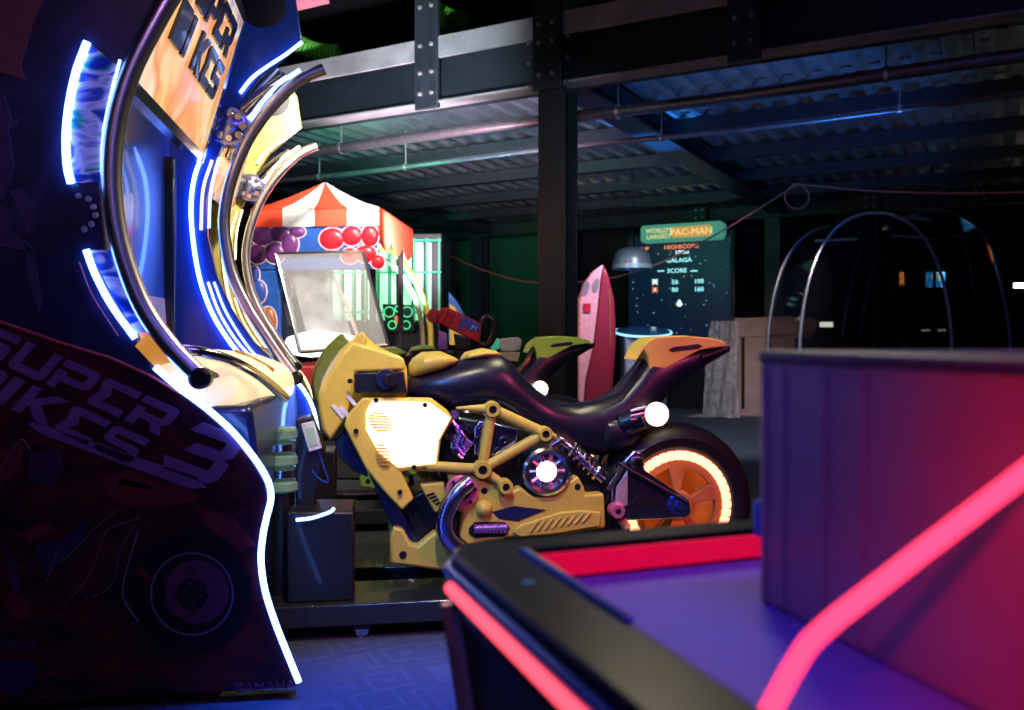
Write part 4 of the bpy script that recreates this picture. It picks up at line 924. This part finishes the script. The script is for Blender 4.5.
x, z = gt(474, 330); text('gun_lettering', 'P1', .04, WHITE, gun, (x, -.0585, z), (pi/2, radians(22), 0), .001)
for k in range(3): MB().prism([gt(442+k*5,310+k*2.5), gt(445+k*5,310.5+k*2.5), gt(441+k*5,320+k*2.5), gt(438+k*5,319+k*2.5)], -.054, -.046).build('gun_rib', MATS['dark_red'], gun)
MB().prism([gt(*p) for p in ((454,333),(468,338),(470,350),(456,350))], -.06, .06).build('gun_mount', BLACK, gun, .008)
MB().tube(smoothpath([(gt(482,326)[0],0,gt(482,326)[1]), (gt(487,317)[0],0,gt(487,317)[1]), (gt(494,322)[0],0,gt(494,322)[1]), (gt(494,335)[0],0,gt(494,335)[1]), (gt(488,345)[0],0,gt(488,345)[1]), (gt(479,344)[0],0,gt(479,344)[1])], 5), .022, 10).build('rear_grip', BLACK, gun)
MB().prism([gt(*p) for p in ((439,330),(448,334),(448,350),(438,350))], -.03, .03).build('side_arm', VIOM, gun, .006)
xg = gt(462, 350)[0]
MB().lathe([(0,0),(.22,0),(.22,.03),(.06,.06),(.05,gt(462,349)[1]),(0,gt(462,349)[1])], (xg, 0, 0), 'z', 20).build('gun_stand', BLACK, gun)
MB().tube([(xg,0,gt(462,352)[1]-.02),(gt(443,352)[0],0,gt(443,352)[1])], .02, 8).build('stand_arm', BLACK, gun)
wg = thing('mounted_gun', 'small white game gun with green muzzle beside the red one', 'game gun', (wp(508,350,6.0).x, 6.0, 0), 0)
def wt(px, py): p = wp(px, py, 6.0); return (p.x-wg.location.x, p.z)
MB().prism([wt(*p) for p in ((499,339),(518,337),(522,340),(520,350),(512,352),(500,351))], -.05, .05).build('gun_body', WHITE, wg, .012)
MB().prism([wt(*p) for p in ((489,346),(494,339),(499,338),(500,348),(494,351))], -.04, .04).build('muzzle', mat('mint', (0.1,0.6,0.4), .4, emit=(.05,.7,.4), strength=.3), wg, .008)
MB().prism([wt(*p) for p in ((498,352),(520,352),(518,362),(500,360))], -.05, .05).build('gun_mount', mat('cream_plastic', (0.7,0.6,0.42), .4), wg, .008)
MB().lathe([(0,0),(.2,0),(.2,.03),(.05,.05),(.04,wt(509,361)[1]),(0,wt(509,361)[1])], (wt(509,360)[0], 0, 0), 'z', 18).build('gun_stand', BLACK, wg)
# blue and yellow fin seen behind the gun
fin = thing('curved_fin', 'small blue and yellow curved fin behind the red gun', 'fin', (wp(460,310,7.7).x, 7.7, 0), 0)
def ft(px, py): p = wp(px, py, 7.7); return (p.x-fin.location.x, p.z)
MB().prism([ft(449,292), ft(458,302), ft(466,318), ft(470,345), ft(449,345)]+[(ft(449,345)[0], .02)], -.05, .05).build('fin_blade', mat('fin_blue', (0.02,0.12,0.5), .4), fin, .006)
MB().prism([ft(450,304), ft(456,308), ft(462,322), ft(464,345), ft(450,345)], -.056, -.04).build('fin_stripe', YEL, fin, .004)
MB().box(ft(444,400)[0], ft(474,400)[0], -.2, .2, 0, .06).build('fin_base', BLACK, fin, .006)

# ================================================================== ROCKET RIDE
RD = 8.4
rk = thing('rocket_ride', 'pink and crimson toy rocket standing upright behind the column', 'kiddie ride', (wp(594,337,RD).x, RD, 0), 0)
def rt(px, py, y=0): p = wp(px, py, RD+y); return (p.x-rk.location.x, p.z)
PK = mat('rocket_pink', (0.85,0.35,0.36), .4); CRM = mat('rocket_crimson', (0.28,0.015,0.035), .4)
lo = [(576,440),(576,395),(577,330),(578,300),(584,283),(592,272),(602,265)]
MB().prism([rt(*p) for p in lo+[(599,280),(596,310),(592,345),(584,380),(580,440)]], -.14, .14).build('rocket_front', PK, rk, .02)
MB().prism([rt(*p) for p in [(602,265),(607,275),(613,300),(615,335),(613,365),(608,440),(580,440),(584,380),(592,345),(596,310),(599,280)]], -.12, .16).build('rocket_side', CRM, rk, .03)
for px, py in ((586,288),(596,285)):
    x, z = rt(px, py, -.14); MB().prism([(x+.028*cos(t)+.012*sin(t), z+.065*sin(t)) for t in [2*pi*k/16 for k in range(16)]], -.15, -.135).build('rocket_eye', mat('eye_grey', (0.25,0.2,0.22), .3), rk)
x, z = rt(587, 308, -.14); MB().box(x-.035, x+.035, -.152, -.138, z-.045, z+.045).build('red_button', RED, rk, .01)
MB().tube([(rt(608,290)[0],-.125,rt(608,290)[1]), (rt(609,345)[0],-.125,rt(609,345)[1])], .004, 5).build('pinstripe', mat('amber_line', (.6,.2,.05), .4), rk)
MB().box(-.35, .35, -.3, .3, 0, rt(590,438)[1]+.02).build('rocket_base', BLACK, rk, .02)

# ================================================================== PENDANT LAMP
pd = wp(632, 258, 9.4)
pl = thing('pendant_lamp', 'grey dome pendant lamp hanging in front of the giant game screen', 'lamp', (pd.x, pd.y, pd.z), 0)
MB().lathe([(.0,.12),(.05,.118),(.13,.10),(.18,.05),(.205,-.04),(.21,-.115),(.20,-.115),(.195,-.04),(.17,.045),(.12,.09),(0,.105)], (0,0,0), 'z', 32).build('lamp_shade', mat('shade_grey', (0.20,0.22,0.22), .35, .4), pl)
MB().lathe([(.207,-.115),(.216,-.118),(.216,-.07),(.209,-.07)], (0,0,0), 'z', 32).build('shade_rim', mat('shade_rim', (0.4,0.5,0.45), .35, .5), pl)
MB().lathe([(0,.11),(.03,.11),(.03,.2),(.012,.23),(0,.23)], (0,0,0), 'z', 14).build('lamp_cap', BLACK, pl)
MB().tube([(0,0,.22),(0,0,2.93-pd.z)], .006, 6).build('lamp_cord', BLACK, pl)

# ================================================================== GIANT SCREEN GAME
GS = 6.55
ga = thing('giant_screen_game', 'giant wall-size arcade game showing a starry score screen', 'arcade game', bw(GS, bst(680, GS), 0), RZB-pi/2)
gx0 = ga.location.copy(); gmat = Matrix.Rotation(RZB-pi/2, 4, 'Z'); ginv = gmat.inverted()
def gat(px, py, y=0.0):
    """local x and z of a pixel on the screen plane shifted by y (away)"""
    s = GS+y; t = bst(px, s); z = bz(px, py, s, t); q = ginv @ (bw(s, t, 0)-gx0); return (q.x, z)
starm = bpy.data.materials.new('star_screen'); starm.use_nodes = True
nt = starm.node_tree; p = nt.nodes['Principled BSDF']; tc = nt.nodes.new('ShaderNodeTexCoord')
vo = nt.nodes.new('ShaderNodeTexVoronoi'); vo.inputs['Scale'].default_value = 11; rp = nt.nodes.new('ShaderNodeValToRGB')
rp.color_ramp.elements[0].position = 0.0; rp.color_ramp.elements[0].color = (1,1,1,1); rp.color_ramp.elements[1].position = 0.16; rp.color_ramp.elements[1].color = (0,0,0,1)
mx = nt.nodes.new('ShaderNodeMix'); mx.data_type = 'RGBA'; mx.inputs['A'].default_value = (0.002,0.009,0.026,1)
hs = nt.nodes.new('ShaderNodeMix'); hs.data_type = 'RGBA'; hs.blend_type = 'ADD'; hs.inputs['Factor'].default_value = .35; hs.inputs['A'].default_value = (0.25,0.4,0.6,1)
nt.links.new(tc.outputs['Object'], vo.inputs['Vector']); nt.links.new(vo.outputs['Distance'], rp.inputs['Fac']); nt.links.new(vo.outputs['Color'], hs.inputs['B'])
nt.links.new(rp.outputs['Color'], mx.inputs['Factor']); nt.links.new(hs.outputs['Result'], mx.inputs['B'])
nt.links.new(mx.outputs['Result'], p.inputs['Emission Color']); p.inputs['Emission Strength'].default_value = 1.0; p.inputs['Base Color'].default_value = (.004,.006,.01,1); p.inputs['Roughness'].default_value = .3
xa, _ = gat(629, 300); xb, _ = gat(730, 300); zt = gat(680, 238)[1]; zb = gat(680, 345)[1]
MB().box(xa, xb, 0, .04, zb, zt).build('star_screen', starm, ga)
MB().box(xa-.06, xb+.06, .04, .5, .0, zt+.1).build('cabinet_body', BLACK, ga, .02)
MB().box(xa-.06, xb+.06, -.06, .05, .0, zb).build('control_base', BLACK, ga, .02)
ma, mz1 = gat(641, 226, -.12); mb_, _ = gat(723, 226, -.12); mz0 = gat(682, 241, -.12)[1]
mqb = MB().prism([(x, z) for x, z in rrect(ma, mb_, mz0, mz1, .05)], -.14, .05).build('sign_box', mat('sign_green', (0.2,0.6,0.4), .4, emit=(.10,.45,.28), strength=.45), ga, .006)
cx_, cz_ = gat(697, 234, -.12)
wd_ = (mb_-ma)
MB().box(ma+wd_*.40, ma+wd_*.86, -.150, -.138, mz0+.05, mz1-.05).build('sign_plate', mat('sign_amber', (.8,.45,.15), .4, emit=(1,.45,.12), strength=.55), mqb)
yl = mat('sign_yellow', (1,.8,.3), .4, emit=(1,.75,.25), strength=.9)
hgt = mz1-mz0
text('sign_lettering', "WORLD'S", hgt*.36, yl, mqb, (ma+wd_*.23, -.141, mz0+hgt*.54), (pi/2,0,0), .002)
text('sign_lettering', "LARGEST", hgt*.36, yl, mqb, (ma+wd_*.23, -.141, mz0+hgt*.20), (pi/2,0,0), .002)
text('sign_lettering', "PAC-MAN", hgt*.55, yl, mqb, (ma+wd_*.63, -.151, mz0+hgt*.31), (pi/2,0,0), .002)
wl = mat('score_white', (1,1,1), .4, emit=(.75,1,1), strength=1.3); ol = mat('score_orange', (1,.4,.2), .4, emit=(1,.22,.08), strength=1.0); cl_ = mat('score_cyan', (.5,1,1), .4, emit=(.35,.9,.9), strength=1.2)
def stext(b, px, py, size, m):
    x, z = gat(px, py); text('screen_lettering', b, size, m, ga, (x, -.006, z-size*.36), (pi/2,0,0), .001, scale=(1.1,1,1), bold=.0012)
for b, px, py, sz, m in (('1UP',644,249,.085,ol),('HIGH',672,247,.085,ol),('SCORE',689,246,.085,ol),('10000',682,252,.075,wl),('GALAGA',679,260,.085,cl_),('SCORE',677,270.5,.085,cl_),('50',675,282,.085,cl_),('100',699,281,.085,cl_),('80',675,289.5,.085,cl_),('160',699,289,.085,cl_)): stext(b, px, py, sz, m)
for px in (661, 694): 
    x, z = gat(px, 271); MB().box(x-.05, x+.05, -.006, 0, z-.008, z+.008).build('score_dash', cl_, ga)
def sprite(px, py, rows, cell, cols):
    x, z = gat(px, py); n = len(rows[0])
    m = {}
    for r_, row in enumerate(rows):
        for c_, ch in enumerate(row):
            if ch != '.':
                m.setdefault(ch, MB()).box(x+(c_-n/2)*cell, x+(c_+1-n/2)*cell, -.006, 0, z-(r_+1-len(rows)/2)*cell, z-(r_-len(rows)/2)*cell)
    for ch in m: m[ch].build('screen_sprite', cols[ch], ga)
sprite(655, 282, ['w.w.w','.www.','wwwww','.www.','w...w'], .016, {'w': wl}); sprite(655, 290, ['r.r.r','.rwr.','rrwrr','.rwr.','r...r'], .016, {'r': ol, 'w': wl})
sprite(679.5, 303, ['..w..','.www.','.www.','wwwww','wwwww','.www.'], .016, {'w': wl})

# round glowing cocktail table
cp_ = wp(643, 331, 10.4)
ct = thing('cocktail_table', 'low round-topped game table with a glowing blue rim near the giant screen', 'game table', (cp_.x, cp_.y, 0), 0)
tz = 1.0+0.06
MB().lathe([(0,-.02),(.31,-.02),(.33,0),(.31,.02),(0,.02)], (0,0,0), 'z', 40).build('table_top', mat('table_glass', (0.02,0.10,0.22), .08), ct)
MB().tube([(.335*cos(t), .335*sin(t), 0) for t in [2*pi*k/40 for k in range(40)]], .012, 8, True).build('glow_rim', mat('cyan_glow', (.4,.8,1), .4, emit=(.25,.6,1), strength=1.8), ct)
for o in kids(ct): o.location = (0, 0, tz); o.rotation_euler = (radians(10), 0, 0)
MB().box(-.25, .25, -.2, .2, .0, tz-.05).build('cabinet', mat('grey_cabinet', (0.10,0.11,0.14), .4), ct, .01)
MB().box(-.08, .14, -.215, -.19, tz-.16, tz-.04).build('coin_panel', mat('brown_panel', (0.45,0.25,0.15), .4), ct, .004)
MB().box(-.23, -.13, -.21, -.19, .3, tz-.05).build('leg_panel', mat('grey_panel', (0.35,0.36,0.42), .4), ct, .004)

# ================================================================== CARTON WITH PLASTIC FILM
def cardboard():
    return mat('cardboard', (0.36,0.24,0.19), .75, noise=.12, nscale=8, bump=.1)
CD_ = cardboard()
cb = thing('cardboard_carton', 'large brown cardboard carton with half-open flap beside the blue-lit column', 'carton', (wp(734,412,11.0).x, 11.0, 0), radians(-3))
x0 = 0; sc = 11.0/FP
MB().box(0, .98, 0, .8, .0, 1.24).build('carton_body', CD_, cb, .008)
MB().hexa([(-.01,-.012,1.0),(.93,-.012,1.02),(.93,.0,1.02),(-.01,.0,1.0)], [(.0,-.03,1.235),(.70,-.02,1.26),(.70,.0,1.26),(.0,.0,1.235)]).build('carton_flap', CD_, cb)
MB().hexa([(.42,-.05,1.02),(1.0,-.03,1.06),(1.0,.0,1.06),(.42,.0,1.02)], [(.50,-.06,1.05),(1.02,-.06,1.22),(1.02,.0,1.22),(.5,.0,1.05)]).build('carton_flap', CD_, cb)
MB().box(.09, .13, -.012, .0, .1, 1.02).build('carton_slit', BLACK, cb)
fl_ = thing('plastic_film', 'crumpled translucent plastic film draped over the left end of the carton', 'film', (wp(722,412,10.9).x, 10.85, 0), 0)
FM = mat('film_plastic', (0.55,0.52,0.5), .25, alpha=.42, noise=.3, nscale=14)
vs_, fs_ = [], []; nx, nz = 14, 18
for j in range(nz+1):
    q = j/nz
    for i in range(nx+1):
        f_ = i/nx; z = 1.20*(1-q); spread = .12+.13*q
        vs_.append((-.05-spread+(spread+.22)*f_, -.06-.10*q+.035*sin(f_*17+q*5)+.02*random.random(), max(.01, z)))
for j in range(nz):
    for i in range(nx):
        a = j*(nx+1)+i; fs_.append((a, a+1, a+nx+2, a+nx+1))
MB().add(vs_, fs_).build('film_sheet', FM, fl_)
vs2 = [(-.45+.6*i/8, -.30+.35*j/6+.03*sin(i*2.1+j), .012+.03*random.random()) for j in range(7) for i in range(9)]
MB().add(vs2, [(j*9+i, j*9+i+1, j*9+i+10, j*9+i+9) for j in range(6) for i in range(8)]).build('film_hem', FM, fl_)

# ================================================================== GLASS CAPSULES AT THE RIGHT
GLASS = mat('smoked_glass', (0.012,0.013,0.02), .06, noise=0, alpha=.5)
ALU = mat('aluminium_rib', (0.42,0.45,0.52), .3, .6)
def capsule(label, cxp, half_px, top_py, D, depth, screens):
    c = wp(cxp, 337, D); k = thing('glass_capsule', label, 'capsule', (c.x, c.y, 0), 0, 'smoked glass capsules')
    hw = half_px*D/FP; zt = CH+(337-top_py)/FP*D
    prof = [(-hw, 0.0), (-hw*1.0, .7), (-hw*.985, 1.1), (-hw*.90, 1.55), (-hw*.74, zt-.42), (-hw*.5, zt-.15), (-hw*.22, zt-.02), (0, zt), (hw*.22, zt-.02), (hw*.5, zt-.15), (hw*.74, zt-.42), (hw*.90, 1.55), (hw*.985, 1.1), (hw, .7), (hw, 0.0)]
    sp = [(p.x, p.z) for p in smoothpath([(x, 0, z) for x, z in prof], 4)]
    for y in (0, depth):
        MB().tube([(x, y, z) for x, z in sp], .020, 8).build('rib', ALU, k)
    n = len(sp)
    MB().add([(x*.99, 0, z-.004) for x, z in sp]+[(x*.99, depth, z-.004) for x, z in sp], [(i, i+1, n+i+1, n+i) for i in range(n-1)]).build('glass_shell', GLASS, k)
    MB().prism([(x*.98, z-.01) for x, z in sp], .03, .036).build('glass_front', GLASS, k)
    zr = CH+(337-241)/FP*D
    MB().tube([(-hw*.80, -.01, zr), (-hw*.25, -.01, zr+.02)], .014, 8).build('cross_bar', ALU, k)
    MB().tube([(hw*.2, -.01, zr+.06), (hw*.78, -.01, zr+.02)], .014, 8).build('cross_bar', ALU, k)
    MB().box(-.012, .012, .0, .03, 0, zt-.05).build('door_stile', STEEL, k)
    MB().box(-hw*.7, hw*.7, .3, depth-.2, 0, .42).build('bench', BLACK, k, .03)
    MB().box(-hw*.7, hw*.7, depth-.35, depth-.2, .42, 1.0).build('bench_back', BLACK, k, .03)
    return k
caps = [capsule('smoked glass capsule with aluminium ribs right of the carton', 876, 76, 213, 9.6, 1.2, None),
        capsule('smoked glass capsule at the right edge, set farther back', 935, 75, 211, 10.9, 0.6, None)]
def glow_screen(label, px0, px1, py0, py1, D, m, name='wall_screen'):
    a, b = wp(px0, py1, D), wp(px1, py0, D); mx_, = ((a.x+b.x)/2,)
    s = thing(name, label, 'screen', (mx_, D, 0), 0); hwid = (b.x-a.x)/2
    MB().box(-hwid-.03, hwid+.03, .01, .08, a.z-.03, b.z+.03).build('screen_case', BLACK, s, .01)
    MB().box(-hwid, hwid, 0, .012, a.z, b.z).build('screen_picture', m, s)
    MB().box(-.04, .04, .02, .07, 0, a.z-.02).build('screen_post', BLACK, s)
    MB().box(-.2, .2, -.12, .18, 0, .03).build('screen_foot', BLACK, s, .005)
glow_screen('small blue glowing screen seen through the smoked glass', 926, 945, 272, 287, 12.1, picture('blue_view', 6, [(.3,(.0,.05,.25)),(.5,(.02,.3,.8)),(.62,(.5,.6,.3)),(.8,(.0,.02,.1))], 9.0))
glow_screen('narrow orange glowing panel seen through the smoked glass', 900, 904, 272, 285, 12.1, mat('orange_glow', (1,.4,.1), .4, emit=(1,.25,.04), strength=9))
glow_screen('small white glowing lamp panel at the right edge', 1014, 1026, 283, 288, 12.0, mat('white_glow', (1,1,.9), .4, emit=(1,.85,.6), strength=6))
glow_screen('small pale screen low in the left capsule', 820, 833, 322, 327, 12.6, mat('pale_glow', (1,1,.9), .4, emit=(.8,.9,.7), strength=2.5))
glow_screen('low pale strip light behind the middle capsule', 922, 946, 329, 331.5, 12.3, mat('pale_glow2', (1,1,.9), .4, emit=(.8,.9,.6), strength=2.5))
